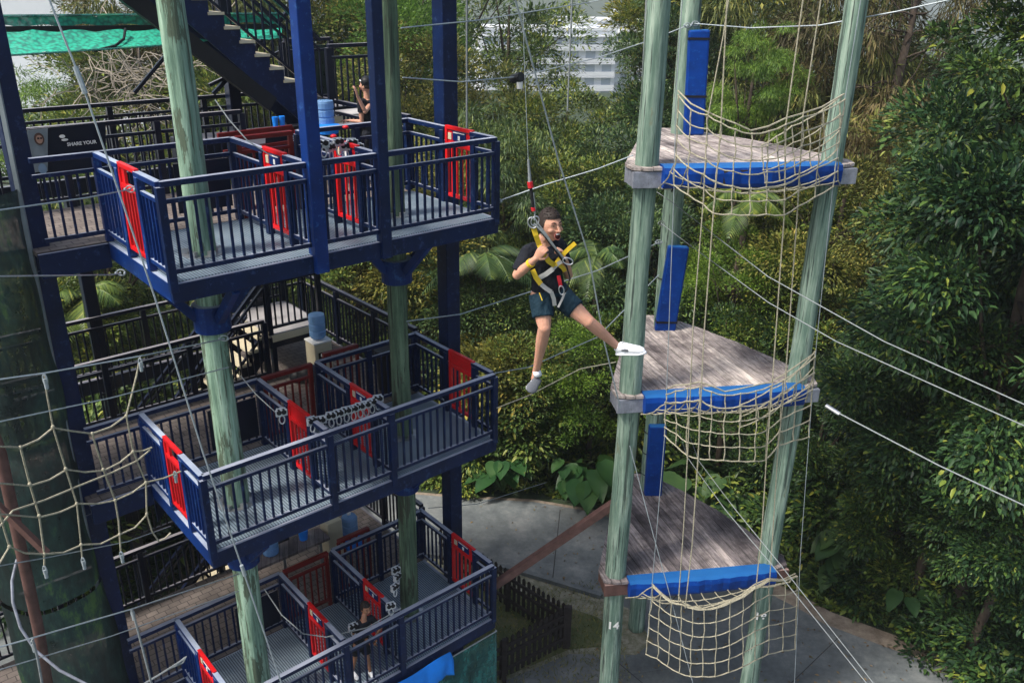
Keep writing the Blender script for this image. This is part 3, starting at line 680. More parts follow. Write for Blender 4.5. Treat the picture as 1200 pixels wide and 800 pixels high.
# water bottles / coolers / bench / bins
m,n,b=newmat('blue_bottle_plastic'); b.inputs['Base Color'].default_value=(.22,.42,.72,1); b.inputs['Roughness'].default_value=.12; b.inputs['Transmission Weight'].default_value=.35; b.inputs['IOR'].default_value=1.3; MT['bottle']=m
def bottle(p,h,r,label,upside=True,group='big water bottles'):
    e=empty('water_bottle',p,label,'bottle',group)
    prof=[(0,0.55),(.02,.95),(.10,1.),(.30,1.),(.32,.93),(.36,.93),(.38,1.),(.58,1.),(.60,.93),(.64,.93),(.66,1.),(.84,1.),(.92,.85),(.97,.45),(1.0,.28)]
    if upside: prof=[(1-a,b_) for a,b_ in prof][::-1]
    mb=MB(); mb.tube([Vector(p)+Zu*(h*a) for a,_ in prof],[r*b_ for _,b_ in prof],20); mb.build('body',MT['bottle'],e,smooth=False)
    cp=MB(); cz=0 if upside else h; cp.tube([Vector(p)+Zu*(cz-.0),Vector(p)+Zu*(cz+.045)],.035,12); cp.build('cap',MT['white'],e)
    return e
def cooler(u,v,z,h,label):
    e=empty('water_cooler',W(u,v,z),label,'water cooler')
    MB().box(W(u,v,z+h/2),.34,.33,h,AL+rad(0)).build('cabinet',MT['cream'],e,bevel=.02)
    MB().box(W(u,v,z+h+.015),.36,.35,.03,AL).build('top_plate',MT['white'],e,bevel=.01)
    MB().box(W(u,v-.165,z+h*.62),.2,.03,.14,AL).build('tap_recess',MT['black'],e)
    tp=MB(); 
    for s in (-.05,.05): tp.box(W(u+s,v-.19,z+h*.67),.03,.05,.05,AL)
    tp.build('taps',MT['white'],e); return e
cooler(3.52,3.7,DZ[1],.60,'cream water cooler on the middle walkway with a blue bottle on top')
bottle(W(3.52,3.7,DZ[1]+.63),.46,.14,'upturned blue water bottle on the cream water cooler on the middle walkway')
bottle(Pv(381,149,3.2),.40,.15,'big pale blue water bottle on the shelf by the stair foot on the top walkway')
mb=MB(); mb.bar(W(3.2,3.25,10.4),W(4.38,3.25,10.4),.35,.03); [mb.bar(W(u,3.25,DZ[0]),W(u,3.25,10.4),.05,.3) for u in (3.25,4.3)]
tag(mb.build('shelf',MT['navy']),'dark blue shelf holding the pale blue bottle on the top walkway','shelf')
mb=MB(); c=Pv(384,156,3.0); mb.tube([c,c+Zu*.12],[.16,.19],18); tag(mb.build('basin',MT['tarp'],smooth=False),'blue round basin below the pale blue bottle on the top walkway','basin')
mb=MB(); mb.box(W(3.22,3.2,DZ[2]+.38),.30,.30,.76,AL); o=mb.build('fridge',MT['cream'],bevel=.02); tag(o,'pale grey cabinet under the middle deck beside a blue bottle','cabinet')
bottle(W(3.62,3.25,DZ[2]+.15),.50,.15,'blue water bottle standing beside the pale cabinet on the bottom walkway',upside=False)
mb=MB(); mb.box(W(3.62,3.25,DZ[2]+.07),.34,.34,.14,AL); tag(mb.build('crate',MT['tarp']),'low blue crate under the bottle beside the pale cabinet','crate')
e=empty('bench',W(1.6,3.0,DZ[2]),'grey timber bench on the bottom walkway holding a blue bottle','bench')
MB().bar(W(1.4,3.05,DZ[2]+.62),W(3.0,3.05,DZ[2]+.62),.4,.05).build('seat',MT['tablep'],e)
for u in (1.5,2.2,2.9): MB().bar(W(u,3.05,DZ[2]),W(u,3.05,DZ[2]+.6),.05,.05).build('leg',MT['steel'],e)
bottle(W(2.0,3.1,DZ[2]+.65),.42,.14,'blue water bottle lying in shade at the left of the grey timber bench',upside=False)
mb=MB(); c=W(2.62,3.1,DZ[2]+.65); mb.tube([c,c+Zu*.2],[.07,.09],14); tag(mb.build('bucket',MT['tarp']),'small blue bucket on the grey timber bench','bucket')
def bin_(p,label):
    e=empty('waste_bin',p,label,'bin'); mb=MB(); mb.tube([p,p+Zu*.05,p+Zu*.72],[.22,.24,.27],20); mb.build('body',MT['black'],e)
    mb=MB(); mb.tube([p+Zu*.70,p+Zu*.76],[.29,.29],20); mb.build('rim',MT['black'],e)
bin_(W(4.12,2.35,DZ[1]),'black round waste bin beside the right timber pole on the middle walkway')
mb=MB(); mb.ell(W(3.2,3.5,DZ[1]+.14),.24,.2,.16); mb.ell(W(3.05,3.62,DZ[1]+.1),.15,.15,.12); tag(mb.build('bag',MT['black'],smooth=True),'black bag slumped on the middle walkway left of the water cooler','bag')
for (x,y) in ((323,143),(331,142)):
    mb=MB(); c=Pv(x,y+5,3.0); mb.tube([c,c+Zu*.13],[.035,.045],12); tag(mb.build('cup',MT['tarp']),('left' if x<327 else 'right')+' one of two blue cups below the upper staircase','cup','pair of blue cups')
mb=MB(); mb.bar(Pv(255,159,2.9),Pv(342,149,2.9),.05,.06); mb.bar(Pv(262,178,2.9),Pv(342,166,2.9),.04,.04); mb.bar(Pv(342,149,2.9),Pv(342,175,2.9),.04,.04); tag(mb.build('red_counter_rail',MT['dred']),'dark red ledge rail behind the left bay of the top deck','rail')
q=[Pv(288,160,2.95),Pv(311,157.5,2.95),Pv(311,168,2.95),Pv(288,171,2.95)]
mb=MB(); mb.add(q+[p+c0_n*.01 for p in q],[(0,1,2,3),(7,6,5,4),(0,4,5,1),(1,5,6,2),(2,6,7,3),(3,7,4,0)]); tag(mb.build('notice_board',MT['white']),'pale blank notice under the dark red ledge on the top deck','notice')

# trolley hardware hanging on rails
MT['silver']=paint('bright_alloy',(.55,.58,.62),.3,.2,12.,metal=.5)
ORD=['first','second','third','fourth','fifth','sixth','seventh','eighth','ninth','tenth','eleventh']
def pulley(p,label,group,rot=0.):
    e=empty('zip_trolley',p,label,'pulley',group)
    q=Matrix.Rotation(rot,3,'Z'); p=Vector(p)
    mb=MB(); mb.box(p+Zu*.03,.15,.035,.085,rot); mb.box(p+q@Vector((0,.032,.03)),.12,.02,.11,rot); mb.build('side_plate',MT['silver'],e,bevel=.004)
    mb=MB()
    for s in (-.03,.03): c=p+q@Vector((s,0,.045)); ax=q@Vector((0,1,0)); mb.tube([c-ax*.03,c+ax*.03],.032,10)
    mb.build('wheel',MT['black'],e)
    mb=MB(); pts=[p+q@Vector((.034*math.cos(t),0,-.07+.06*math.sin(t))) for t in [2*math.pi*k/12 for k in range(13)]]; mb.tube(pts,.009,5,cap=False); mb.build('carabiner',MT['silver'],e)
    return e
G3='zip trolleys hanging above the middle deck front rail'
xs=[(330,486),(366,496),(376,495),(388,490),(397,487),(406,484),(414,482),(422,479),(429,477),(436,474),(443,470)]
pl=None
for i,(x,y) in enumerate(xs):
    pulley(P(x,y,9.75+.07*i),ORD[i]+' zip trolley from the left in the cluster at the middle deck front rail',G3,AL+random.uniform(-.4,.4))
for i,(x,y) in enumerate([(371,176),(379,172),(388,176),(397,170),(405,175),(413,171),(420,176)]):
    pulley(P(x,y,10.3+.08*i),ORD[i]+' zip trolley from the left, between the two blue posts of the top deck','zip trolleys on the top deck',AL+random.uniform(-.4,.4))
for i,(x,y) in enumerate([(414,736),(458,712),(463,690),(466,678),(464,670)]):
    pulley(P(x,y,9.9+.15*i),ORD[i]+' zip trolley from the left hanging above the bottom deck by the right timber pole','zip trolleys on the bottom deck',AL+random.uniform(-.4,.4))
mb=MB(); mb.ell(P(391,160,11.2),.045,.045,.03,10,6); tag(mb.build('helmet',MT['red'],smooth=True),'small red helmet on the shelf behind the top deck','helmet','red helmets'); 
mb=MB(); mb.ell(P(405,149,11.9),.045,.045,.025,10,6); tag(mb.build('helmet',MT['red'],smooth=True),'darker red helmet behind the first on the top walkway','helmet','red helmets')

# netting and tarp below the bottom deck
e=empty('safety_netting',W(DU,0,0),'teal mesh sheet hanging from the bottom deck down to the ground','netting')
mb=MB(); vs=[];fs=[];K=26;J=12
for i in range(K+1):
    t=i/K
    for j in range(J+1):
        s=j/J; p=W(2.0+2.42*t,-.05+.05*math.sin(i*.9+j*.2)*s,2.5-2.45*s); vs.append(p)
for i in range(K):
    for j in range(J): k=i*(J+1)+j; fs.append((k,k+J+1,k+J+2,k+1))
mb.add(vs,fs); mb.build('mesh',MT['meshteal'],e,smooth=True,fix=False)
mb=MB(); mb.tube([W(4.42,-.03,2.5),W(4.42,-.0,0.05)],.012); mb.tube([W(2.0,-.06,2.5),W(4.42,-.06,2.5)],.012); mb.build('edge_cord',MT['wrope'],e)
e=empty('tarpaulin',W(2.6,-.2,2.1),'bright blue tarpaulin draped along the front edge of the bottom deck','tarpaulin')
mb=MB(); vs=[];fs=[];K=30;J=10
for i in range(K+1):
    t=i/K; u=1.8+1.62*t
    for j in range(J+1):
        s=j/J; 
        fold=.03*math.sin(t*23+s*3)+.02*math.sin(t*51+1)
        z=2.66-.36*s-(.10*(1-t))*s; out=-.09-.10*math.sin(s*1.8)-fold*s
        vs.append(W(u+.02*math.sin(s*5),out,z+.02*math.sin(t*9)))
for i in range(K):
    for j in range(J): k=i*(J+1)+j; fs.append((k,k+J+1,k+J+2,k+1))
mb.add(vs,fs); o=mb.build('cloth',MT['tarp'],e,smooth=True,fix=False); so=o.modifiers.new('s','SOLIDIFY'); so.thickness=.008
# ================================================================== RIGHT TOWER
TZ=[10.25,6.85,3.45]
pole(1.79,11.66,.168,.155,16.5,'left front green timber pole of the net tower, painted 14','pole')
pole(4.43,12.07,.160,.146,16.5,'right front green timber pole of the net tower, painted 18 near its foot','pole')
pole(2.70,14.30,.170,.155,16.5,'rear green timber pole of the net tower wrapped with blue pads','pole')
def number(s,cx,cy,r,px,py,Y,size,label,th0):
    z=P(px,py,Y).z
    def fn(x,y):
        a=th0+x/r; return Vector((cx+(r+.006)*math.sin(a),cy-(r+.006)*math.cos(a),z+y+.15*x*0))
    tag(text_mb(s,size,fn,.006).build('painted_number',MT['white'],fix=False),label,'number','numbers painted on the poles')
number('14',1.79,11.66,.172,718,735,11.45,.21,'white hand painted 14 on the left front pole of the net tower',-.05)
number('18',4.43,12.07,.165,893,723,11.9,.21,'white hand painted 18 on the right front pole of the net tower',-.22)
fe=Vector((4.43-1.79,12.07-11.66,0)).normalized(); fn_=Vector((fe.y,-fe.x,0))   # toward camera
for k,z in enumerate(TZ):
    nm=('top','middle','lowest')[k]
    e=empty('net_platform',(1.79,11.66,z-.3),f'{nm} triangular timber platform of the net tower with a blue padded front edge','platform','triangular platforms of the net tower')
    c1=Vector((1.79,11.66,0)); c2=Vector((4.43,12.07,0))
    def F(s,d,zz=0): p=c1+fe*s-fn_*d; return Vector((p.x,p.y,zz))    # s along the front, d to the back
    pts=[F(-.27,.12),F(-.25,-.16),F(-.05,-.23),F(2.72,-.23),F(2.95,-.14),F(3.0,.10)]
    # curved right edge and back
    for t in (.25,.5,.75): a=F(3.0,.10); b2=F(1.45,2.95); p=a.lerp(b2,t)+(Vector((.10,.10,0))*math.sin(math.pi*t)); pts.append(p)
    pts+=[F(1.45,2.95),F(.88,3.05)]
    pl_=MB(); dirp=(fn_*-1-fe*.17).normalized(); sdp=Vector((dirp.y,-dirp.x,0)); o_=F(0,0)
    if sdp.dot(fe)<0: sdp=-sdp
    def clip(poly,n_,c_):       # keep dot(p,n)>=c
        out=[]
        for i in range(len(poly)):
            a_,b_=poly[i],poly[(i+1)%len(poly)]; da=a_.dot(n_)-c_; db=b_.dot(n_)-c_
            if da>=0: out.append(a_)
            if da*db<0: out.append(a_.lerp(b_,da/(da-db)))
        return out
    base_=[Vector((q.x,q.y,0)) for q in pts]; ww=.148
    lo=min(q.dot(sdp) for q in base_); hi=max(q.dot(sdp) for q in base_); s_=lo-.03
    while s_<hi:
        q=clip(clip(base_,sdp,s_+.007),-sdp,-(s_+ww-.007)); 
        if len(q)>2:
            q=[v_+dirp*random.uniform(-.004,.004) for v_ in q]; dz=random.uniform(-.004,.003)
            pl_.prism(q,z-.042+dz,z+dz)
        s_+=ww
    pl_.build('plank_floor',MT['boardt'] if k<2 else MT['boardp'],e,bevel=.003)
    MB().prism([F(-.1,-.1),F(2.8,-.1),F(1.4,2.8),F(1.0,2.8)],z-.056,z-.048).build('underlay',MT['picket'],e)
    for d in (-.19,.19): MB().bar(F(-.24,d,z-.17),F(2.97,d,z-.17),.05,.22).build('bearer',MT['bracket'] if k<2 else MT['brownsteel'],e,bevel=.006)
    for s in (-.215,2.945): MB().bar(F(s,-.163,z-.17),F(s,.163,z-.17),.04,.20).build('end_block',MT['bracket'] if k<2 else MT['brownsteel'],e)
    bm_=MB(); bm_.bar(F(.3,.2,z-.15),F(1.05,2.95,z-.15),.06,.18); bm_.bar(F(2.8,.2,z-.15),F(1.35,2.95,z-.15),.06,.18); bm_.bar(F(.9,1.4,z-.15),F(2.2,1.4,z-.15),.06,.18); bm_.build('joists',MT['picket'],e)
    # padded edge
    pd=MB(); s0,s1=(.15,2.68); N=24; vs=[];fs=[]
    for i in range(N+1):
        t=i/N; s=s0+(s1-s0)*t; bulge=.05*math.sin(math.pi*t)
        w=.012*math.sin(i*2.3+k)
        if k==0: w+=.02*abs(math.sin(t*math.pi*4))
        prof=[(-.10,.028),(-.24-bulge,.032),(-.325-bulge-w,.012),(-.35-bulge-w,-.06),(-.345-bulge-w,-.20),(-.31-bulge,-.262),(-.26,-.265)]
        for (d,zz) in prof: vs.append(F(s,d,z+zz))
    m_=7
    for i in range(N):
        for j in range(m_-1): a=i*m_+j; fs.append((a,a+m_,a+m_+1,a+1))
        fs.append((i*m_+m_-1,i*m_+m_-1+m_,i*m_+m_,i*m_))
    fs.append(tuple(range(m_))); fs.append(tuple(range(N*m_,N*m_+m_))[::-1])
    pd.add(vs,fs); pd.build('edge_pad',MT['pad'],e)
    if k==0:
        q=MB(); q.bar(F(.95,-.385,z-.11),F(1.28,-.385,z-.11),.03,.19); q.build('torn_patch',MT['picket'],e)
    sc_=MB(); 
    for s in (.3,1.2,2.2): sc_.tube([F(s,-.30,z-.27),F(s,-.24,z-.32)],.012,6)
    sc_.build('pad_tie',MT['black'],e)
# blue pads on the rear pole
def pad(px0,py0,px1,py1,Y,w,d,label,straps,off=.16):
    a=P(px0,py0,Y-off); b2=P(px1,py1,Y-off); a.x=(a.x); e=empty('pole_pad',b2,label,'pad','blue pads on the rear pole')
    mb=MB(); mb.bar(a,b2,w,d,up=Vector((0,-1,0))); mb.build('cushion',MT['pad'],e,bevel=.03)
    for t in straps:
        c=a.lerp(b2,t); s=MB(); s.bar(c+Zu*.018,c-Zu*.018,w+.012,d+.012,up=Vector((0,-1,0))); s.bar(c+Vector((-.10,.16,.016)),c+Vector((-.10,.16,-.016)),.40,.40,up=Vector((0,-1,0))) if False else None
        s.build('strap',MT['black'],e)
pad(819,35,812,158,14.30,.33,.16,'uppermost blue pad on the rear pole above the top platform',(.08,.62))
pad(795,288,778,392,14.30,.36,.16,'middle blue pad on the rear pole above the middle platform',(.84,))
pad(771,498,764,587,14.25,.33,.16,'lowest blue pad on the rear pole above the lowest platform',())
mb=MB()
for (x,y) in ((769,505),(767,529),(765,553),(780,325)):
    c=P(x-12,y,14.3); zc=c.z; mb.tube([Vector((2.70+.170*math.cos(t),14.30+.170*math.sin(t),zc+.01*math.sin(2*t))) for t in [2*math.pi*j/18 for j in range(19)]],.012,5,cap=False)
tag(mb.build('pole_strap',MT['black']),'black straps wound round the rear pole beside the blue pads','strap')

# ---- rope nets
def netgrid(name,label,grid,r=.009,mat='rope',knots=True,group=None,cat='net'):
    """grid[row][col] of Vectors"""
    e=empty(name,grid[-1][0],label,cat,group); R_=len(grid); K=len(grid[0])
    hb=MB()
    for i,row in enumerate(grid):
        pts=[]
        for j in range(K-1):
            a,b2=row[j],row[j+1]; pts.append(a); pts.append((a+b2)/2+Vector((0,0,-.012)))
        pts.append(row[-1]); hb.tube(pts,r*(1.15 if i in(0,R_-1) else 1),5)
    hb.build('cross_ropes',MT[mat],e)
    vb=MB()
    for j in range(K):
        pts=[]
        for i in range(R_-1):
            a,b2=grid[i][j],grid[i+1][j]; pts.append(a); pts.append((a+b2)/2+Vector((random.uniform(-.012,.012),random.uniform(-.02,.02),0)))
        pts.append(grid[-1][j]); vb.tube(pts,r,5)
    if knots:
        for row in grid:
            for p in row: vb.ell(p,r*1.7,r*1.7,r*1.7,6,4)
    vb.build('down_ropes',MT[mat],e)
    return e
def mk(rim,bot,rows,Yf,jit=.012):
    K=len(rim); g=[]
    for i in range(rows+1):
        t=i/rows; row=[]
        for j in range(K):
            s=j/(K-1); px=rim[j][0]*(1-t)+bot[j][0]*t; py=rim[j][1]*(1-t)+bot[j][1]*t
            p=P(px,py,Yf(s))
            if 0<i<rows: p+=Vector((random.uniform(-jit,jit),random.uniform(-jit,jit),random.uniform(-jit,jit)))
            row.append(p)
        g.append(row)
    return g
Yf=lambda s: 11.0+.55*s-.75*math.sin(math.pi*s)**.8
rim1=[(795,112),(810,129),(829,135),(845,144),(862,152),(881,157),(901,154),(921,146),(941,137),(964,131),(990,117)]
bot1=[(790,217),(806,228),(824,239),(836,250),(857,251),(878,252),(898,251),(919,252),(935,242),(955,231),(976,219)]
rim2=[(781,462),(792,458),(806,455),(820,453),(834,459),(850,463),(868,461),(886,458),(903,452),(918,445),(935,434),(955,418)]
bot2=[(779,510),(792,522),(805,533),(818,537),(832,538),(848,539),(866,540),(884,540),(897,539),(912,522),(930,516),(948,512)]
rim3=[(765,687),(775,696),(787,705),(799,708),(812,713),(825,714),(840,712),(856,706),(871,698),(886,688),(902,680),(920,680),(934,675)]
bot3=[(757,766),(770,771),(782,780),(796,788),(809,792),(823,792),(838,792),(854,787),(870,781),(885,773),(900,766),(917,762),(932,760)]
g1=mk(rim1,bot1,6,Yf); g2=mk(rim2,bot2,5,Yf); g3=mk(rim3,bot3,5,Yf)
NG='rope nets hanging from the net tower'
netgrid('rope_net','cream rope net curtain in front of the top platform',g1,group=NG)
netgrid('rope_net','cream rope net curtain in front of the middle platform',g2,group=NG)
netgrid('rope_net','cream rope net curtain below the lowest platform, nearest the ground',g3,group=NG)
def F2(s,d,zz): p=Vector((1.79,11.66,0))+fe*s-fn_*d; return Vector((p.x,p.y,zz))
for k,(g,ri,n_) in enumerate(((g1,4,3),(g2,1,3),(g3,0,3))):
    nm=('top','middle','lowest')[k]; row=g[ri]; K=len(row); G_=[]
    for i in range(n_+1):
        t=i/n_; G_.append([F2(.1+2.6*j/(K-1),-.28,TZ[k]-.27).lerp(row[j],t)+Vector((random.uniform(-.02,.02),0,-.07*math.sin(math.pi*t)+random.uniform(-.015,.015))) for j in range(K)])
    netgrid('floor_net',f'sagging rope net bridging from the {nm} platform edge to its net curtain',G_,group='sagging floor nets')
bk1=mk([(893,170),(910,160),(928,148),(946,140),(965,128),(986,112)],[(897,214),(914,212),(932,205),(951,197),(968,187),(980,176)],3,lambda s: 11.25+.45*s)
bk2=mk([(868,474),(886,466),(903,456),(920,448),(937,432),(955,412)],[(868,500),(888,492),(906,480),(924,470),(940,458),(953,446)],2,lambda s: 11.25+.45*s)
netgrid('rope_net','small rope net layer rising to the right front pole behind the top curtain',bk1,group='upper net layers')
netgrid('rope_net','small rope net layer rising to the right front pole behind the middle curtain',bk2,group='upper net layers')
# rolled rim ropes
for k,g in enumerate((g1,g2,g3)):
    nm=('top','middle','lowest')[k]
    mb=MB()
    for q in range(2 if k==2 else 1):
        pts=[p+Vector((0,.05+.04*q,.02*math.sin(j*2.1+q)+ (-.03 if k==2 else .05))) for j,p in enumerate(g[0])]
        mb.tube(pts,.011,5)
    tag(mb.build('rim_rope',MT['rope']),f'loose rope bunched along the rim of the {nm} net','rope','loose rim ropes')
# long vertical ropes
VR=[([(855,-8),(848,40),(829,140),(824,239),(812,385),(806,530),(801,620),(795,705)],'leftmost'),([(853+4,-8),(852,0),(845,145),(836,250),(825,392),(818,537),(811,640),(803,712)],'second from the left'),
    ([(943,-8),(941,0),(921,146),(919,252),(905,450),(898,539),(893,620),(886,688)],'third from the left'),([(964,-8),(962,0),(941,137),(935,242),(920,450),(912,522),(906,620),(902,680)],'rightmost')]
sx=[.2,.3,.7,.8]
for (pts,lab),s in zip(VR,sx):
    mb=MB(); q=[P(x,y,Yf(s)) for x,y in pts]; mb.tube(q,.009,5)
    tag(mb.build('hanging_rope',MT['rope']),f'long vertical cream rope threaded through all three nets, {lab} of four','rope','four long ropes through the nets')
for pts,lab,s in (([(800,-8),(792,112),(790,217),(781,462),(779,510),(768,640),(757,766)],'thin wire holding the left edge of the three rope nets',0.),([(1010,-8),(990,117),(976,219),(957,400),(948,512),(938,650),(931,800)],'thin wire holding the right edge of the three rope nets',1.)):
    mb=MB(); mb.tube([P(x,y,Yf(s)) for x,y in pts],.006,5); tag(mb.build('edge_wire',MT['galv']),lab,'wire','net edge wires')

# bridging brown beam
e=P(577,686,11.55); 
mb=MB(); mb.bar(P(570,692,11.6),P(722,588,11.75),.11,.13); tag(mb.build('bridging_beam',MT['brownsteel'],bevel=.006),'red brown beam sloping from the bottom deck up to the left front pole','beam')

# ================================================================== CABLES
def cable(pts,label,r=.009,mat='galv',group='steel cables and guy lines',sag=0.,name='cable',loops=()):
    q=[P(*p) for p in pts]; full=[]
    for i in range(len(q)-1):
        for t in (0,.25,.5,.75): full.append(q[i].lerp(q[i+1],t)+Zu*(-sag*4*t*(1-t)))
    full.append(q[-1]); mb=MB(); mb.tube(full,r,5)
    for li_ in loops:
        c=q[li_]; mb.tube([c+Vector((.05*math.cos(t),.02,.035*math.sin(t))) for t in [2*math.pi*j/10 for j in range(11)]],r*.9,5,cap=False)
        for d_ in (-1,0,1): mb.ell(c+Vector((.05*d_,0,0)),r*2.0,r*2.0,r*2.0,6,4)
    tag(mb.build(name,MT[mat]),label,'cable',group)
cable([(48,-25,7.4),(95,95,7.4),(160,285,7.4),(182,350,7.4),(238,530,7.4),(285,668,7.4),(340,830,7.4)],'thick guy cable crossing the left tower diagonally from top left to bottom',.009)
mb=MB(); mb.tube([P(88,78,7.38),P(100,110,7.38)],.022,7); mb.tube([P(283,662,7.38),P(287,674,7.38)],.02,7); tag(mb.build('cable_splice',MT['galv']),'bulky splices on the diagonal guy cable of the left tower','splice')
cable([(600,-15,10.0),(655,190,10.6),(690,300,10.9),(708,400,11.1),(727,478,11.35)],'grey guy cable from the top centre down to the left front pole',.011)
cable([(738,522,11.2),(760,606,11.0),(790,715,10.8),(812,800,10.6)],'thin wire in front of the left front pole heading down to the bottom net',.007)
cable([(-20,249,6.6),(100,232,8.0),(152,222,8.9),(158,218,9.0)],'cable from the left edge to the red gate of the top deck',.008,loops=(2,))
cable([(-20,324,6.6),(130,322,9.1),(141,320,9.25)],'cable from the left edge to the corner beam of the top deck',.008,loops=(2,))
cable([(470,33,11.2),(560,24,13),(690,3,15),(740,-8,15)],'upper thin cable crossing the sky in the centre',.009)
cable([(472,91,11.3),(540,96,12.5),(607,90,13.4),(700,68,14),(760,48,14.1),(806,30,14.1)],'thin cable carrying a lamp from the decks to the rear net tower pole',.009,loops=(5,))
cable([(815,28,14.1),(880,33,13.2),(960,30,12.5),(1050,14,12),(1140,-6,11.5)],'thin cable leaving the top of the rear net tower pole to the right',.009,loops=(0,))
cable([(583,236,11.4),(640,216,11.4),(700,198,11.4),(742,182,11.45)],'cable from the top deck corner to the top platform bracket',.009,loops=(0,))
cable([(472,377,11.3),(540,368,12),(605,347,12.8),(700,317,13.5),(772,284,14.0)],'cable behind the jumping man from decks to the rear net tower pole',.010,loops=(4,))
cable([(580,437,11.3),(620,430,12),(700,395,13),(772,322,14.1)],'cable from the middle deck corner up to the middle blue pad',.009)
cable([(582,478,11.3),(620,463,11.4),(680,432,11.5),(722,424,11.6)],'lower cable passing under the hanging foot to the left front pole',.009,mat='rope')
cable([(502,595,12.4),(560,590,14),(640,565,16)],'slack thin line above the road behind the bottom deck',.007)
cable([(770,225,14.0),(790,239,13.2),(900,324,10.5),(1036,400,8.6),(1230,487,7.2)],'upper of two long white ropes running from the rear pole to the right edge',.0072,mat='wrope')
cable([(775,262,14.0),(800,281,13.2),(900,354,10.4),(980,400,9.3),(1230,512,7.2)],'lower of two long white ropes running from the rear pole to the right edge',.0072,mat='wrope',loops=(0,))
cable([(970,476,8.2),(983,484,8.1),(1100,545,7.4),(1230,606,6.8)],'white rope with a thick end splice, running off the right edge below the others',.008,mat='wrope')
mb=MB(); mb.tube([P(968,475,8.22),P(984,485,8.1)],.022,7); tag(mb.build('rope_thimble',MT['steel']),'metal thimble at the free end of the white rope at the right','thimble')
cable([(770,420,14.1),(805,535,11.6),(850,597,10.6),(905,662,9.6),(1018,803,8.2)],'left one of a pair of pale guy lines dropping to the bottom right',.006,mat='wrope')
cable([(782,440,14.1),(819,540,11.6),(862,597,10.6),(912,658,9.6),(1026,803,8.2)],'right one of a pair of pale guy lines dropping to the bottom right',.006,mat='wrope')
cable([(-20,447,6.2),(52,437,6.6),(165,417,7.4),(262,397,9.2)],'cable carrying the small rope net, running to the left timber pole',.008,loops=(3,))
cable([(-20,498,6.2),(130,466,7.4),(268,430,9.2)],'second cable below the one carrying the small rope net',.007)
cable([(-20,666,6.2),(60,652,6.9),(150,634,7.8),(200,616,8.7)],'cable along the foot of the small rope net',.006)
cable([(-20,763,6.2),(38,747,6.5),(155,713,7.4),(280,672,9.2)],'cable near the bottom left with two hanging ropes',.008)
cable([(-20,790,6.2),(130,745,7.4),(280,692,9.2)],'lowest thin cable at the bottom left',.006)
cable([(252,117,10.2),(268,140,10.1),(290,165,10.0),(318,183,9.9)],'slack cord hanging behind the left pole on the top deck',.008,mat='wrope')
cable([(282,440,10.4),(300,462,10.2),(325,485,9.9)],'slack cord by the left pole above the middle deck',.008,mat='wrope')
cable([(310,690,10.4),(330,720,10.1),(355,742,9.9),(382,746,9.8),(430,735,9.9),(470,712,10.1)],'slack cord looping across the bottom deck to the trolleys',.009,mat='wrope')
for (x,y0,y1,Y,lab) in ((547,0,150,13.0,'white rope hanging beside the tall column behind the top deck'),(669,5,130,15.5,'white rope hanging free in front of the valley buildings'),(757,-10,100,12.2,'short rope hanging just left of the left front pole')):
    mb=MB(); mb.tube([P(x+ (2 if x>600 else 0),y0-20,Y),P(x- (4 if x>600 else 0),y1,Y)],.016,6); tag(mb.build('hanging_line',MT['wrope']),lab,'rope','free hanging ropes')
for pts,Y,lab in (([(155,714),(162,740),(175,790),(182,820)],7.4,'white rope hanging from the lower left cable in front of the blue column'),([(38,748),(44,770),(52,815)],6.6,'white rope hanging from the lower left cable at the dark mesh')):
    mb=MB(); mb.tube([P(x,y,Y) for x,y in pts],.012,6); tag(mb.build('hanging_line',MT['wrope']),lab,'rope','free hanging ropes')
cable([(165,803,7.6),(190,788,7.8),(212,774,8.0),(218,769,8.05),(214,776,8.0),(196,784,7.9)],'short white rope hooked on the bottom deck left railing',.012,mat='wrope')
# lamp on cable
e=empty('hanging_lamp',P(607,92,13.4),'small black lamp with a white bulb hanging on a cable in the centre','lamp')
mb=MB(); mb.tube([P(601,93,13.45),P(611,90,13.3)],.07,10); mb.build('housing',MT['black'],e)
mb=MB(); c=P(609,96,13.35); mb.tube([c,c-Zu*.10],[.05,.045],10); mb.build('bulb',MT['white'],e)

# small net at the left
def poly(pts,Y): return [P(x,y,Y) for x,y in pts]
e=empty('climbing_net',P(100,600,7.2),'loose pale climbing net hung from a cable in front of the left steel column','net')
mb=MB()
YN=lambda x: 6.4+x*.0085
for pts in ([(52,437),(55,462),(62,500),(77,549),(90,590),(95,638),(97,662)],[(164,418),(160,440),(148,487),(156,529),(171,565),(172,602)],[(108,508),(121,550),(135,586),(139,610),(142,652)],[(24,524),(35,567),(46,604),(52,649),(52,672)],[(-6,575),(2,610),(11,640),(-4,665)],[(172,602),(178,622),(186,634),(194,630),(200,624)]):
    mb.tube([P(x,y,YN(x)) for x,y in pts],.0095,6)
mb.build('down_ropes',MT['rope'],e)
mb=MB()
for pts in ([(-20,521),(0,523),(24,524),(45,515),(62,501),(85,505),(108,508),(130,500),(148,487)],[(-20,560),(0,566),(35,569),(58,562),(78,550),(100,553),(122,551),(140,542),(156,529),(168,528),(178,524)],[(-20,640),(15,598),(52,586),(90,570),(130,554),(160,540),(176,527)],[(-20,596),(0,602),(46,606),(70,600),(92,590),(115,590),(135,586),(155,577),(171,565),(192,560),(212,552)],[(-4,665),(11,640),(30,648),(52,649),(75,647),(96,638),(118,637),(140,626),(158,618),(172,603)]):
    mb.tube([P(x,y,YN(x)-.01) for x,y in pts],.0095,6)
for x,y in ((62,500),(77,549),(90,590),(95,638),(148,487),(156,529),(171,565),(172,602),(108,508),(121,550),(135,586),(140,626),(24,524),(35,567),(46,604),(52,649),(11,640)): mb.ell(P(x,y,YN(x)-.02),.018,.018,.020,7,5)
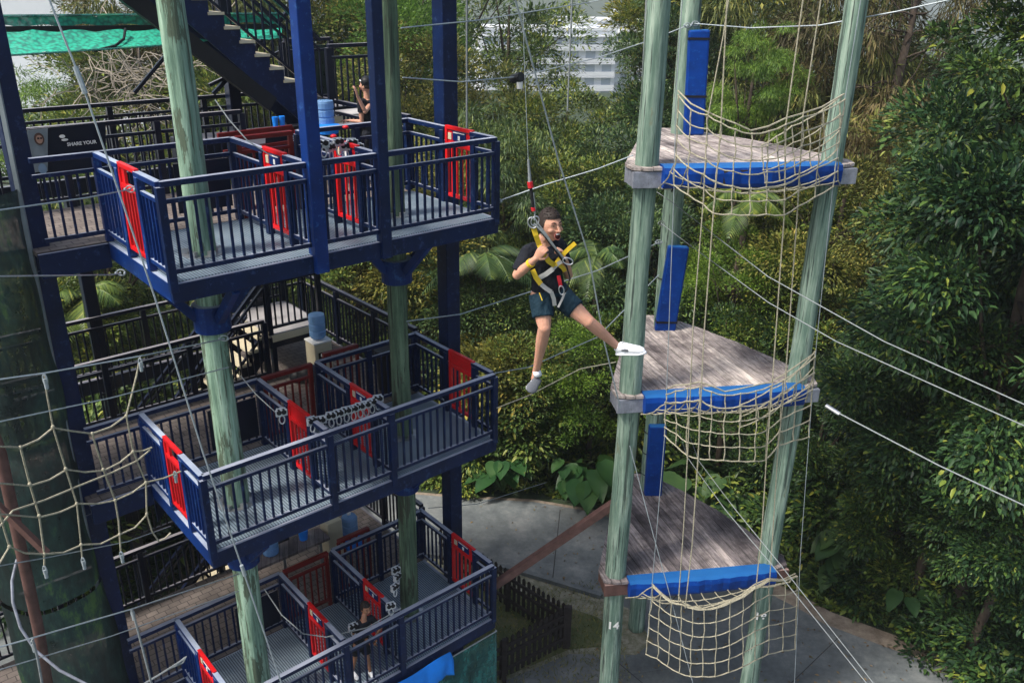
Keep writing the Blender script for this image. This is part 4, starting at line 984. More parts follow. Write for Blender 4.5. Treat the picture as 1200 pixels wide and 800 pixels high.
mb.build('cross_ropes',MT['rope'],e)
mb=MB()
for x,y in ((52,441),(164,422),(52,665),(97,655),(142,648),(205,554),(38,752),(155,716)):
    c=P(x,y,YN(x)-.02); mb.tube([c+Vector((.018*math.cos(t),0,-.03+.05*math.sin(t))) for t in [2*math.pi*j/12 for j in range(13)]],.008,5,cap=False); mb.tube([c-Zu*.02,c-Zu*.12],.017,6)
mb.build('clips',MT['galv'],e)

# dark mesh, hoop, poles at far left
e=empty('mesh_screen',W(-1.6,2.3,0),'dark green mesh screen wrapped round the frame at the left edge, below a bowed hoop','screen')
sp=Pv(57,400,2.2); cx,cy=sp.x-.58,sp.y-.12
ztop=P(30,222,sp.y).z; zrim=P(15,690,sp.y-.3).z
def meshpart(z0,z1,r0,r1,name,sh0=0.,sh1=0.,a0=-190,a1=20):
    mb=MB(); vs=[];fs=[]; K=34;J=34
    for i in range(K+1):
        a=rad(a0+(a1-a0)*i/K)
        for j in range(J+1):
            s=j/J; z=z0+(z1-z0)*s; r=r0+(r1-r0)*s+.02*math.sin(a*5+z*1.7)+.012*math.sin(z*5+a*2)
            vs.append(Vector((cx+r*math.cos(a)+sh0+(sh1-sh0)*s,cy+r*math.sin(a),z)))
    for i in range(K):
        for j in range(J): k=i*(J+1)+j; fs.append((k,k+J+1,k+J+2,k+1))
    mb.add(vs,fs); return mb.build(name,MT['meshdark'],e,smooth=True,fix=False)
meshpart(ztop,zrim,.60,.60,'mesh'); meshpart(zrim-.05,.3,.62,.70,'lower_mesh',0.,.05)
mb=MB(); mb.prism([(cx-.62,cy-.5),(cx+.52,cy-.42),(cx+.52,cy-.38),(cx-.62,cy-.46)],ztop,ztop+1.5); mb.build('pale_panel',MT['pgrey'],e)
mb=MB(); mb.bar(Pv(17,200,2.2),Pv(137,800,2.2),.05,.03,up=Vector((0,-1,0))); mb.bar(Pv(17,200,2.2),Pv(-6,85,2.2),.05,.03,up=Vector((0,-1,0))); mb.build('edge_strip',MT['pgrey'],e)
mb=MB(); mb.tube([P(20,655,7.7),P(14,680,7.6),P(15,705,7.5),P(24,735,7.4),P(42,762,7.35),P(70,785,7.3),P(105,803,7.3),P(150,815,7.3)],.016,8); mb.build('hoop',MT['bracket'],e)
mb=MB(); mb.tube([P(-22,470,7.6),P(0,530,7.6),P(46,742,7.7),P(60,830,7.8)],.062,10); tag(mb.build('brown_pole',MT['brownsteel'],smooth=True),'upright red brown pipe in front of the dark mesh at the left edge','pole')
mb=MB(); mb.bar(P(-20,575,7.4),P(55,648,7.4),.06,.06); tag(mb.build('brown_strut',MT['brownsteel']),'short sloping red brown strut crossing the upright pipe at the left edge','strut')
# ================================================================== VEGETATION
rng=np.random.default_rng(11)
def leafmat(name, cols, rough=.42, trans=.22, spec=.3):
    m,n,b=newmat(name); g=nd(n,'ShaderNodeNewGeometry'); 
    base=ramp(n,g.outputs['Random Per Island'],cols)
    f=noise(n,coords(n),.9,3); oi=nd(n,'ShaderNodeObjectInfo'); c=mix(n,base,ramp(n,f,[(.38,(.62,.70,.72)),(.62,(1.3,1.22,.95))]),.8,'MULTIPLY'); c=mix(n,c,ramp(n,oi.outputs['Random'],[(0,(.8,.9,.95)),(1,(1.25,1.12,.85))]),.8,'MULTIPLY')
    n.links.new(c,b.inputs['Base Color']); b.inputs['Roughness'].default_value=rough; b.inputs['Specular IOR Level'].default_value=spec
    tr=nd(n,'ShaderNodeBsdfTranslucent'); n.links.new(c,tr.inputs['Color']); ms=nd(n,'ShaderNodeMixShader'); ms.inputs[0].default_value=trans
    out=n.nodes['Material Output']; n.links.new(b.outputs[0],ms.inputs[1]); n.links.new(tr.outputs[0],ms.inputs[2]); n.links.new(ms.outputs[0],out.inputs[0]); return m
LM={}
LM['dark']=leafmat('dark_glossy_leaves',[(0,(.012,.030,.018)),(.45,(.028,.068,.028)),(.80,(.055,.115,.035)),(.93,(.11,.18,.04)),(1,(.24,.26,.05))],.48)
LM['mid']=leafmat('mid_green_leaves',[(0,(.024,.052,.018)),(.5,(.085,.145,.036)),(.82,(.165,.225,.05)),(1,(.30,.30,.07))],.45)
LM['olive']=leafmat('olive_leaves',[(0,(.045,.065,.022)),(.5,(.145,.165,.045)),(.85,(.24,.25,.07)),(1,(.34,.28,.08))],.55,.3)
LM['bright']=leafmat('fresh_green_leaves',[(0,(.04,.09,.02)),(.5,(.09,.19,.035)),(1,(.19,.31,.06))],.45,.35)
LM['brown']=leafmat('dry_brown_foliage',[(0,(.06,.045,.022)),(.5,(.14,.105,.05)),(.8,(.20,.165,.07)),(1,(.09,.12,.03))],.7,.2)
LM['blue']=leafmat('bluish_dark_leaves',[(0,(.022,.048,.026)),(.5,(.055,.108,.046)),(.9,(.11,.17,.06)),(1,(.20,.26,.07))],.4)
LM['big']=leafmat('large_glossy_leaf',[(0,(.012,.045,.022)),(.5,(.028,.085,.03)),(1,(.07,.15,.035))],.4,.25)
MT['bark']=paint('grey_brown_bark',(.055,.043,.034),.9,.4,6.)
MT['stem']=paint('green_stem',(.05,.10,.03),.6,.3,6.)
MT['twig']=paint('pale_dry_twigs',(.26,.23,.19),.9,.3,6.)
def leaves_mesh(name, pos, dirs, nrm, L_, w, six=True):
    """arrays -> mesh of separate folded leaves"""
    N=len(pos); dirs=dirs/np.linalg.norm(dirs,axis=1,keepdims=True)
    side=np.cross(dirs,nrm); side/= (np.linalg.norm(side,axis=1,keepdims=True)+1e-9); up=np.cross(side,dirs)
    L_=L_[:,None]; w=w[:,None]
    if six:
        V_=np.stack([pos, pos+dirs*L_*.33+side*w*.5+up*w*.16, pos+dirs*L_*.72+side*w*.38+up*w*.05, pos+dirs*L_-up*L_*.12, pos+dirs*L_*.72-side*w*.38+up*w*.05, pos+dirs*L_*.33-side*w*.5+up*w*.16, pos+dirs*L_*.5-up*w*.08],1)
        F_=[(0,1,6),(1,2,6),(2,3,6),(3,4,6),(4,5,6),(5,0,6)]
    else:
        V_=np.stack([pos, pos+dirs*L_*.45+side*w*.5+up*w*.12, pos+dirs*L_-up*L_*.08, pos+dirs*L_*.45-side*w*.5+up*w*.12],1)
        F_=[(0,1,2),(0,2,3)]
    k=V_.shape[1]; F_=np.array(F_); idx=(np.arange(N)*k)[:,None,None]+F_[None]; idx=idx.reshape(-1,3)
    me=bpy.data.meshes.new(name); me.vertices.add(N*k); me.vertices.foreach_set('co',V_.reshape(-1).astype(np.float32))
    me.loops.add(len(idx)*3); me.loops.foreach_set('vertex_index',idx.reshape(-1).astype(np.int32)); me.polygons.add(len(idx))
    me.polygons.foreach_set('loop_start',(np.arange(len(idx))*3).astype(np.int32)); me.update(calc_edges=True); return me
def unit(n_): v=rng.normal(size=(n_,3)); return v/np.linalg.norm(v,axis=1,keepdims=True)
def crown(name, rx, rz, N, L_, w, ncl=40, clr=.30, droop=.3, six=True, hollow=.45, spread=.9):
    """crown round the origin: clusters of leaves through the volume"""
    cd=unit(ncl); rr=hollow+(1-hollow)*rng.random(ncl)**.6
    cc=cd*rr[:,None]*np.array([rx,rx,rz])*(.82+.3*rng.random((ncl,1)))
    cs=clr*rx*(.55+.8*rng.random(ncl)); wt=cs**2; ci=rng.choice(ncl,N,p=wt/wt.sum())
    d=unit(N); d[:,2]=np.where(d[:,2]<-.35,-d[:,2],d[:,2]); r_=rng.random(N)**.35
    pos=cc[ci]+d*(cs[ci]*r_)[:,None]*np.array([1,1,.72])
    # twig rosettes: snap some leaves together
    out=d*1.0+cd[ci]*.35; out[:,2]-=droop*rng.random(N)*1.6
    dirs=out+unit(N)*spread*.6; nr=unit(N)*.55+np.array([0,0,1.])+d*.5
    return leaves_mesh(name,pos,dirs,nr,L_*(.4+1.1*rng.random(N)**1.3),w*(.45+1.0*rng.random(N)),six), cc
PROTO={}
def proto(key,*a,**k): PROTO[key]=crown('crown',*a,**k)
# unit radius crowns (scaled by the tree), leaf sizes relative
proto('big1',1,1.05,40000,.050,.020,64,.26,.35)
proto('big2',1,1.0,40000,.052,.021,52,.29,.45)
proto('fine1',1,1.1,26000,.050,.020,60,.24,.2,six=False)
proto('fine2',1,1.1,26000,.046,.018,44,.30,.1,six=False)
proto('airy',1,1.1,9000,.055,.020,46,.17,.2,six=False,hollow=.25)
proto('willow',1,1.2,22000,.085,.011,70,.20,1.6,six=False,hollow=.3)
proto('bush',1,.8,9000,.12,.046,26,.38,.2)
def tree(px,py,Y,r,key,mat,label,cat='tree',group='trees behind the towers',name='tree',rzf=1.,base=None,rot=None,trunkcol='bark',name_crown='crown'):
    c=P(px,py,Y); bz=hillz(c.x,c.y) if base is None else base
    if c.z<bz: c.z=bz+.2*r
    e=empty(name,(c.x,c.y,bz),label,cat,group)
    me,cc=PROTO[key]; k=(key,mat)
    if k not in PROTO: m2=me.copy(); m2.materials.clear(); m2.materials.append(LM[mat]); PROTO[k]=m2
    o=bpy.data.objects.new(name_crown,PROTO[k]); C.objects.link(o); o.parent=e; o.location=(0,0,c.z-bz); o.scale=(r,r*random.uniform(.9,1.1),r*rzf); 
    a=random.uniform(0,6.28) if rot is None else rot; o.rotation_euler=(0,0,a)
    t=MB(); top=c.z-bz; b0=Vector((c.x,c.y,bz-.1)); lean=Vector((random.uniform(-.25,.25),random.uniform(-.25,.25),0))*r
    r0=.026*r+.035; pts=[b0+lean*1.0, b0+lean*.5+Zu*(top*.45), b0+Zu*(top*1.0), b0+Zu*(top+.5*r*rzf)]
    t.tube(pts,[r0*1.3,r0,r0*.7,r0*.25],9)
    q=Matrix.Rotation(a,3,'Z')
    for i in range(0,len(cc),max(1,len(cc)//12)):
        w_=q@Vector((cc[i][0]*r,cc[i][1]*r,cc[i][2]*r*rzf)); s=b0+Zu*(top*random.uniform(.6,1.))
        en=Vector((c.x,c.y,c.z))+w_*.95; mid=s.lerp(en,.5)+Zu*(-.08*r)
        t.tube([s,mid,en],[r0*.42,r0*.28,r0*.08],6)
    t.build('trunk',MT[trunkcol],e,smooth=True); return e
G_='trees behind the towers'
TR=[ # px,py,Y,r,key,mat,label,rz
 (1290,60,15.5,2.6,'big1','dark','tall dark broad leaved tree filling the top right corner',1.2),
 (1200,330,13.5,2.9,'big2','dark','glossy dark tree at the right edge behind the two white ropes',1.1),
 (1155,290,17.0,2.0,'big1','dark','glossy broad leaved tree right of the right front pole at mid height',1.15),
 (1130,470,14.8,2.3,'big2','dark','low dark broad leaved tree at the right behind the spliced rope',1.0),
 (1060,480,16.5,1.8,'big1','dark','leafy dark tree right beside the right front pole, level with the middle net',1.1),
 (1200,600,13.2,1.9,'big1','dark','dark bushy tree at the lower right edge overhanging the road',.9),
 (1075,600,15.4,1.7,'big2','dark','dark bushy tree above the bend of the road at lower right',.9),
 (1000,590,16.9,1.5,'bush','dark','dark bush right of the lowest platform',1.),
 (985,260,21,2.6,'fine2','olive','olive leaved tree seen just right of the right front pole',1.1),
 (1040,110,24,3.4,'willow','brown','brown dry creeper covered tree behind the top of the right front pole',1.2),
 (930,120,27,3.6,'willow','olive','olive drooping tree behind the hanging ropes of the top net',1.2),
 (860,60,30,4.0,'fine1','olive','olive tree high behind the uppermost blue pad',1.1),
 (880,110,22.5,1.5,'willow','bright','fresh green feathery tree between the hanging ropes above the top platform',.9),
 (890,300,23,2.9,'fine2','mid','mid green tree below the top platform',1.),
 (930,400,20.5,2.1,'fine1','mid','bushy green tree between the top and middle platforms',1.),
 (860,330,21,1.6,'fine2','bright','light green tree behind the two white ropes near the middle blue pad',1.),
 (850,460,20,2.0,'fine1','dark','dark tree behind the middle net',1.),
 (960,520,18.5,1.9,'fine1','dark','dark tree behind the foot of the right front pole',1.),
 (790,112,27,2.0,'fine1','blue','dense dark tree with yellowish top beside the left front pole',1.6),
 (765,25,28.5,1.3,'fine2','mid','yellow green crown top left of the left front pole',1.),
 (708,262,25,2.8,'fine2','blue','bluish dark tree between the jumping man and the left front pole',1.1),
 (655,222,28,2.6,'fine1','mid','mid green tree beneath the hanging lamp',1.1),
 (560,190,29,2.8,'fine2','olive','olive tree right of the tall blue column above the top deck corner',1.2),
 (596,60,34,3.1,'airy','mid','tall airy tree with gaps of sky right of the tall blue column',1.1),
 (520,30,37,4.5,'airy','mid','airy tree crossing behind the tall blue column',1.1),
 (740,350,22.5,2.4,'fine1','blue','shaded tree behind the jumping man outstretched leg',1.1),
 (660,300,24,2.4,'fine1','mid','green tree directly behind the jumping man',1.1),
 (590,270,23.5,2.3,'willow','blue','feathery dark tree right of the top deck corner',1.2),
 (560,350,22.5,2.2,'fine2','blue','bluish bushy tree left of the jumping man legs',1.),
 (650,420,20.8,1.9,'fine2','mid','bush with pale leaf tips below the jumping man',1.),
 (590,445,20.6,1.5,'bush','olive','yellowish bush right of the middle deck corner',1.),
 (700,450,20.5,1.7,'fine1','bright','leafy bush behind the white shoe and middle bracket',1.),
 (620,500,20.2,1.4,'bush','mid','low bush above the far road edge in the centre',1.),
 (560,510,20.6,1.2,'bush','mid','low bush behind the right end of the middle deck',1.),
 (440,60,30,3.6,'fine2','bright','bright green rounded tree beyond the upper landing',1.),
 (385,40,34,4.0,'fine1','mid','mid green tree beyond the upper landing left of the rounded one',1.),
 (320,60,32,4.2,'fine1','olive','olive tree behind the upper staircase',1.2),
 (475,165,27,2.6,'fine1','olive','olive tree between the right timber pole and the tall blue column',1.1),
 (425,45,36,3.2,'fine2','dark','dark tree behind the top of the right timber pole',1.2),
 (240,110,29,3.6,'willow','olive','drooping olive tree behind the left timber pole',1.2),
 (165,80,26,2.2,'airy','brown','tangled dry tree seen above the top deck railing at the left',1.1),
 (128,60,31,2.0,'fine2','dark','dark tree behind the green shade net',1.2),
 (50,178,33,3.4,'willow','bright','feathery green tree below the white gap at the upper left',.7),
 (160,170,27,3.0,'fine1','mid','green tree behind the top walkway railings',1.),
 (290,200,25,2.9,'fine1','mid','green tree behind the middle of the top walkway',1.),
 (420,250,24,2.6,'fine2','olive','yellow green tree seen under the top deck by the right timber pole',1.1),
 (500,300,23.5,2.4,'fine1','olive','olive tree seen between the top and middle decks right of the timber pole',1.1),
 (420,340,23,2.2,'fine1','mid','green tree behind the long sloping dark railing',1.),
 (130,330,20,2.3,'willow','mid','bamboo like green tree seen under the left side of the top deck',1.1),
 (210,350,21.5,2.3,'fine1','dark','dark tree seen under the middle of the top deck',1.1),
 (80,400,19,2.0,'big2','mid','leafy tree behind the middle walkway at the left',1.),
 (190,440,20,1.8,'bush','mid','bush behind the dark railings of the middle walkway',1.),
 (-10,600,13,2.0,'bush','mid','green bush at the left edge behind the dark mesh',1.),
 (560,260,26,2.6,'fine1','mid','green tree just right of the top deck corner',1.1),
 (800,250,27,3.,'fine1','dark','dark tree between the left front and rear poles',1.3),
 (1215,230,19,2.5,'big2','mid','mid green broad leaved tree at the upper right, behind the nearest dark crowns',1.1),
 (640,270,34,3.0,'fine1','blue','rounded tree far behind the top deck corner cable',1.2),
 (850,180,34,4.3,'fine1','mid','tall tree far behind the top platform',1.3),
 (960,200,32,4.5,'fine2','dark','dark tall tree far behind the right front pole',1.2),
 (1060,240,28,3.8,'fine1','mid','tall green tree between the brown one and the nearest dark crowns',1.2),
 (1010,700,15.6,1.1,'bush','dark','low dark bush at the road edge right of the lowest net',.9),
 (1100,735,14.3,1.2,'bush','dark','low dark bush on the bank above the curve of the road',.9),
 (1180,760,13.2,1.3,'bush','dark','low dark bush at the bottom right corner',.9),
 (1140,690,14.6,1.3,'bush','dark','dark bush under the right hand tree crowns near the bank',1.),
 (1060,660,15.6,1.2,'bush','mid','small bush under the trees right of the pair of guy lines',1.),
 (940,640,17.4,1.2,'bush','dark','dark bush right of the lowest platform end',1.),
 (110,640,15.5,2.0,'bush','dark','dark bush behind the railings below the middle walkway at the left',1.),
 (200,650,17,1.9,'bush','dark','dark bush behind the bottom walkway railing in the shade',1.),
 (300,560,19,2.0,'bush','dark','dark bush behind the left timber pole between middle and bottom decks',1.),
 (100,520,17,2.0,'bush','mid','bush behind the middle walkway at the far left',1.),
 (610,545,20.8,.9,'bush','bright','bright low bush at the far road edge in the centre',.8),
 (540,545,20.2,1.0,'bush','mid','low bush at the road edge behind the tall blue column',.8),
 (650,520,21.6,1.1,'bush','mid','leafy bush behind the elephant ear clumps',.9),
 (730,500,21.4,1.2,'bush','mid','leafy bush behind the left front pole near the road',.9),
 (800,540,20.6,1.1,'bush','dark','shaded bush behind the lowest platform near the rear pole',.9),
 (890,560,19.6,1.1,'bush','dark','shaded bush behind the right part of the lowest platform',.9),
 (350,200,38,5.,'fine1','dark','broad dark tree far behind the stair landing',1.),
 (200,150,40,5.,'fine2','olive','broad olive tree far behind the left timber pole',.8),
]
for (px,py,Y,r,key,mat,lab,rz) in TR: tree(px,py,Y,r,key,mat,lab,rzf=rz)
# low growth along the far road edge and forest floor: countless leaves
def undergrowth():
    N=110000; x=rng.uniform(-22,26,N); y=18.6+ (rng.random(N)**1.5)*26
    edge=np.interp(x,[-30,-12,-6,-1.5,.6,2.25,4.2,6.4,6.7,8.6,9.3,12,18,30],[17.4,18.8,20,19.5,19.4,19.0,17.5,15.6,15.2,14.1,13.8,12.2,9,4])
    y=edge+.0+(rng.random(N)**1.5)*24
    hz=np.array([hillz(a,b_) for a,b_ in zip(x,y)])
    wv=.5+.5*np.sin(x*1.7+2*np.sin(y*.9))*np.cos(y*1.3+x*.4)
    z=hz+rng.random(N)*(.25+wv*1.3)*np.minimum(1,(y-edge)/1.0)
    d=unit(N); d[:,2]=np.abs(d[:,2])*.7; s=.10+.16*rng.random(N)
    me=leaves_mesh('undergrowth',np.stack([x,y,z],1),d,unit(N)*.5+np.array([0,0,1.]),s,s*.42,True); me.materials.append(LM['mid'])
    o=bpy.data.objects.new('undergrowth',me); C.objects.link(o); tag(o,'low leafy ground cover on the bank along the far side of the road','ground cover',kind='stuff')
    # fallen litter and grass by the fence
    N=9000; x=rng.uniform(-5,2.4,N); y=rng.uniform(11.8,16.0,N)
    inside=(y>12.0+ (1.2-x)*-.0+np.abs(x-1.2)*.05)&(y<15.3+.25*x); x=x[inside];y=y[inside];N=len(x)
    d=unit(N); d[:,2]=1.2; me=leaves_mesh('grass',np.stack([x,y,np.full(N,.015)],1),d,unit(N),.05+.09*rng.random(N),np.full(N,.012),False); me.materials.append(LM['olive'])
    o=bpy.data.objects.new('grass',me); C.objects.link(o); tag(o,'rough grass inside and behind the picket fence','grass',kind='stuff')
undergrowth()
# elephant ear plants and shrubs with big leaves
def bigleaf(mb,base,tip,w,droop=.25):
    base=Vector(base);tip=Vector(tip); d=(tip-base); L_=d.length; d.normalize(); s=d.cross(Zu).normalized(); u=s.cross(d)
    prof=[(-.12,.22),(.0,.42),(.2,.5),(.45,.44),(.7,.28),(.88,.12),(1,0.01)]
    vs=[];fs=[]
    for (t,ww) in prof:
        c=base+d*(t*L_)-u*(droop*L_*t*t); vs+=[c+s*(ww*w)+u*(.10*w),c-u*.0,c-s*(ww*w)+u*(.10*w)]
    for i in range(len(prof)-1):
        a=i*3; fs+=[(a,a+1,a+4,a+3),(a+1,a+2,a+5,a+4)]
    mb.add(vs,fs)
def elephant(px,py,Y,n_,size,label,h=1.2,mat='big'):
    c=P(px,py,Y); bz=hillz(c.x,c.y); b0=Vector((c.x,c.y,bz)); e=empty('elephant_ear_plant',b0,label,'plant','large leaved plants along the road')
    H=max(h,c.z-bz)
    st=MB()
    for i in range(n_):
        a=random.uniform(0,6.28) if i>2 else rad(-140+i*45); rr=random.uniform(.25,.8)*size*1.1; hh=H*random.uniform(.45,1.05)
        p=b0+Vector((math.cos(a)*rr,math.sin(a)*rr,hh)); st.tube([b0+Zu*.0,b0.lerp(p,.5)+Zu*hh*.18,p],[.03,.022,.014],6)
        lf=MB(); dirv=Vector((math.cos(a),math.sin(a)-.35,random.uniform(-.55,-.1))).normalized(); bigleaf(lf,p,p+dirv*size*random.uniform(.7,1.1),size*random.uniform(.62,.85))
        lf.build('leaf',LM[mat],e,smooth=True,fix=False)
    st.build('stalks',MT['stem'],e)
elephant(690,535,19.2,11,.85,'clump of huge elephant ear leaves by the road left of the left front pole')
elephant(660,575,19.1,6,.5,'smaller elephant ear clump at the road edge further left')
elephant(590,555,19.4,9,.6,'broad leaved plant at the road edge right of the tall blue column')
elephant(555,570,19.9,6,.45,'broad leaved plant hugging the tall blue column foot')
elephant(985,655,15.9,7,.6,'dark elephant ear clump right of the lowest platform',mat='dark')
elephant(1000,620,16.4,6,.65,'second dark elephant ear clump in the shade behind the first',mat='dark')
elephant(860,560,18.4,9,.9,'shaded elephant ear clump behind the lowest platform',mat='dark')
elephant(815,550,18.7,8,.85,'shaded elephant ear clump close behind the rear pole',mat='dark')
elephant(1060,690,14.4,6,.5,'dark broad leaved plant on the bank at the bend of the road',mat='dark')
# palms
def palm(px,py,Y,n_,L_,label,mat='mid'):
    c=P(px,py,Y); bz=hillz(c.x,c.y); b0=Vector((c.x,c.y,bz)); top=Vector((c.x,c.y,max(c.z,bz+1))); e=empty('palm',b0,label,'palm','palms among the trees')
    MB().tube([b0,b0.lerp(top,.5)+Vector((.1,0,0)),top],[.13,.10,.09],9).build('trunk',MT['bark'],e,smooth=True)
    for i in range(n_):
        a=6.28*i/n_+random.uniform(-.2,.2); el=random.uniform(.2,1.0); pts=[]; 
        for k in range(9):
            t=k/8; pts.append(top+Vector((math.cos(a)*math.cos(el)*L_*t,math.sin(a)*math.cos(el)*L_*t,L_*(math.sin(el)*t-.75*t*t))))
        fr=MB(); fr.tube(pts,[.02*(1-.8*k/8) for k in range(9)],4)
        for k in range(1,28):
            t=k/28; i0=min(7,int(t*8)); p=pts[i0].lerp(pts[i0+1],t*8-i0); d=(pts[i0+1]-pts[i0]).normalized(); s=d.cross(Zu).normalized(); l=L_*.30*math.sin(math.pi*(.12+.85*t))
            for sg in (1,-1):
                q=p+(s*sg+d*.6).normalized()*l-Zu*(l*.45); fr.add([p-d*.02,p+d*.02,p.lerp(q,.55)+d*.022+Zu*.02,q,p.lerp(q,.55)-d*.012+Zu*.02],[(0,1,2,3,4)])
        fr.build('frond',LM[mat],e,fix=False)
palm(565,300,21.5,13,1.7,'palm with drooping fronds just right of the top deck corner','blue')
palm(645,245,24,13,1.8,'dark palm high behind the jumping man','dark')
palm(100,350,18.2,12,1.5,'palm seen under the left corner of the top deck','mid')
palm(700,300,21.5,11,1.4,'dark palm beside the left front pole at mid height','blue')
palm(875,235,21.5,12,1.4,'palm under the top platform','mid')
# bare twiggy tangle
e=empty('dry_creeper',P(165,100,23),'pale tangle of dry creeper twigs above the top walkway railing','creeper')
mb=MB()
for i in range(90):
    c=P(random.gauss(160,32),random.gauss(95,22),23+random.uniform(-1,1)); pts=[c]; d=Vector((random.gauss(0,1),random.gauss(0,.3),random.gauss(0,.6))).normalized()
    for k in range(7): d=(d+Vector((random.gauss(0,.4),random.gauss(0,.2),random.gauss(-.03,.4)))).normalized(); pts.append(pts[-1]+d*.28)
    mb.tube(pts,.012,3,cap=False)
mb.build('twigs',MT['twig'],e)
# bare branches against the sky, upper right and centre
for (px,py,Y,lab,s) in ((1075,10,23,'bare pale branches against the bright gap at the upper right',1),(930,95,26,'leaning grey bare trunk behind the hanging ropes of the top net',1.4)):
    e=empty('bare_tree',(P(px,py,Y).x,Y,hillz(P(px,py,Y).x,Y)),lab,'tree',G_)
    top=P(px,py,Y); b0=Vector((top.x-1.2,Y+.5,hillz(top.x,Y))); mb=MB(); mb.tube([b0,b0.lerp(top,.6)+Vector((.2,0,0)),top+Zu*.8],[.28*s,.2*s,.05],9)
    for i in range(26):
        a=b0.lerp(top,random.uniform(.75,1.05)); pts=[a]; d=Vector((random.gauss(0,1),random.gauss(0,.5),random.uniform(0,1))).normalized()
        for k in range(6): d=(d+Vector((random.gauss(0,.3),random.gauss(0,.2),random.gauss(0,.25)))).normalized(); pts.append(pts[-1]+d*.33)
        mb.tube(pts,[.03,.026,.02,.016,.012,.01,.006],4,cap=False)
    mb.build('trunk',MT['bark'],e,smooth=True)
# far wooded valley: masses of tree tops nobody could count
def farwood():
    N=60000; az=np.radians(rng.uniform(-34,40,N)); r_=100+rng.random(N)**1.2*320
    x=r_*np.sin(az); y=14+r_*np.cos(az)
    land=1/(1+np.exp(-(np.degrees(az)+8)/3.5))
    keep=(land>.5)|(r_<110); x=x[keep];y=y[keep];r_=r_[keep];N=len(x)
    z=np.array([hillz(a,b_) for a,b_ in zip(x,y)]); z=np.where(r_>130,-34+(r_-130)*.012,z)
    z=z+rng.random(N)*(3+3*np.sin(x*.1)*np.cos(y*.07)); s=(.9+1.6*rng.random(N))*(.6+r_/260)
    d=unit(N); d[:,2]=np.abs(d[:,2])
    me=leaves_mesh('far_wood',np.stack([x,y,z],1),d,unit(N)*.6+np.array([0,0,1.]),s,s*.8,False); me.materials.append(LM['mid'])
    o=bpy.data.objects.new('far_wood',me); C.objects.link(o); tag(o,'far wooded valley around the white apartment blocks','woodland',kind='stuff')
farwood()
# ================================================================== PEOPLE
def pmat(name,col,rough=.6,sss=0.,var=.12):
    m=paint(name,col,rough,var,6.); 
    if sss: m.node_tree.nodes['Principled BSDF'].inputs['Subsurface Weight'].default_value=sss; m.node_tree.nodes['Principled BSDF'].inputs['Subsurface Scale'].default_value=.01
    return m
MT['skin']=pmat('light_tan_skin',(.50,.27,.19),.5,.15); MT['skin2']=pmat('brown_skin',(.30,.15,.09),.5,.1)
MT['hair']=pmat('dark_hair',(.022,.016,.014),.6); MT['shirt']=pmat('black_tshirt',(.010,.012,.018),.85); MT['shorts']=pmat('dark_teal_shorts',(.008,.026,.042),.8)
for _k in ('shirt','shorts'):
    _n=MT[_k].node_tree; bump(_n,_n.nodes['Principled BSDF'],noise(_n,coords(_n,(1,1,.6)),9.,3,.5),1.0,.06)
_n=MT['skin'].node_tree; bump(_n,_n.nodes['Principled BSDF'],noise(_n,coords(_n),60.,3,.5),.25,.01)
MT['yellow']=pmat('yellow_webbing',(.62,.44,.03),.6); MT['greyweb']=pmat('grey_webbing',(.30,.31,.31),.6); MT['mouth']=pmat('mouth_inside',(.04,.006,.006),.6); MT['eye']=pmat('eye_dark',(.02,.015,.012),.3); MT['lip']=pmat('lips',(.36,.13,.11),.5)
MT['sole']=pmat('grey_shoe_sole',(.10,.11,.13),.7); MT['shoe']=pmat('white_sneaker',(.72,.75,.80),.6); MT['redweb']=pmat('red_webbing',(.5,.02,.03),.5)
def loftm(mb, rings, n=18, cap=True):
    """rings: (centre, half axis a, half axis b)"""
    vs=[]; 
    for c,a,b_ in rings:
        for k in range(n):
            t=2*math.pi*k/n; vs.append(Vector(c)+Vector(a)*math.cos(t)+Vector(b_)*math.sin(t))
    fs=[]
    for i in range(len(rings)-1):
        for k in range(n): a0=i*n+k;a1=i*n+(k+1)%n; fs.append((a0,a1,a1+n,a0+n))
    if cap: fs.append(tuple(range(n))[::-1]); fs.append(tuple(range((len(rings)-1)*n,len(rings)*n)))
    mb.add(vs,fs)
def limb(mb, pts, rs, n=12):
    """smooth tapered limb through the joints, closed with rounded ends"""
    P_=[Vector(p) for p in pts]; q=[];r=[]
    for i in range(len(P_)-1):
        for t in (0,.2,.4,.6,.8): q.append(P_[i].lerp(P_[i+1],t)); r.append(rs[i]+(rs[i+1]-rs[i])*t)
    q.append(P_[-1]); r.append(rs[-1]); mb.tube(q,r,n)
    for p,rr in zip(P_,rs): mb.ell(p,rr,rr,rr,12,8)
def remeshed(mb,name,mat,parent,vox,smooth_it=2):
    o=mb.build(name,mat,parent,fix=True); md=o.modifiers.new('r','REMESH'); md.mode='VOXEL'; md.voxel_size=vox
    ms=o.modifiers.new('s','SMOOTH'); ms.iterations=smooth_it; ms.factor=.5
    bpy.context.view_layer.update(); dg=bpy.context.evaluated_depsgraph_get(); me=bpy.data.meshes.new_from_object(o.evaluated_get(dg))
    o.modifiers.clear(); o.data=me; me.name=name; 
    if mat and not me.materials: me.materials.append(mat)
    for p in me.polygons: p.use_smooth=True
    return o
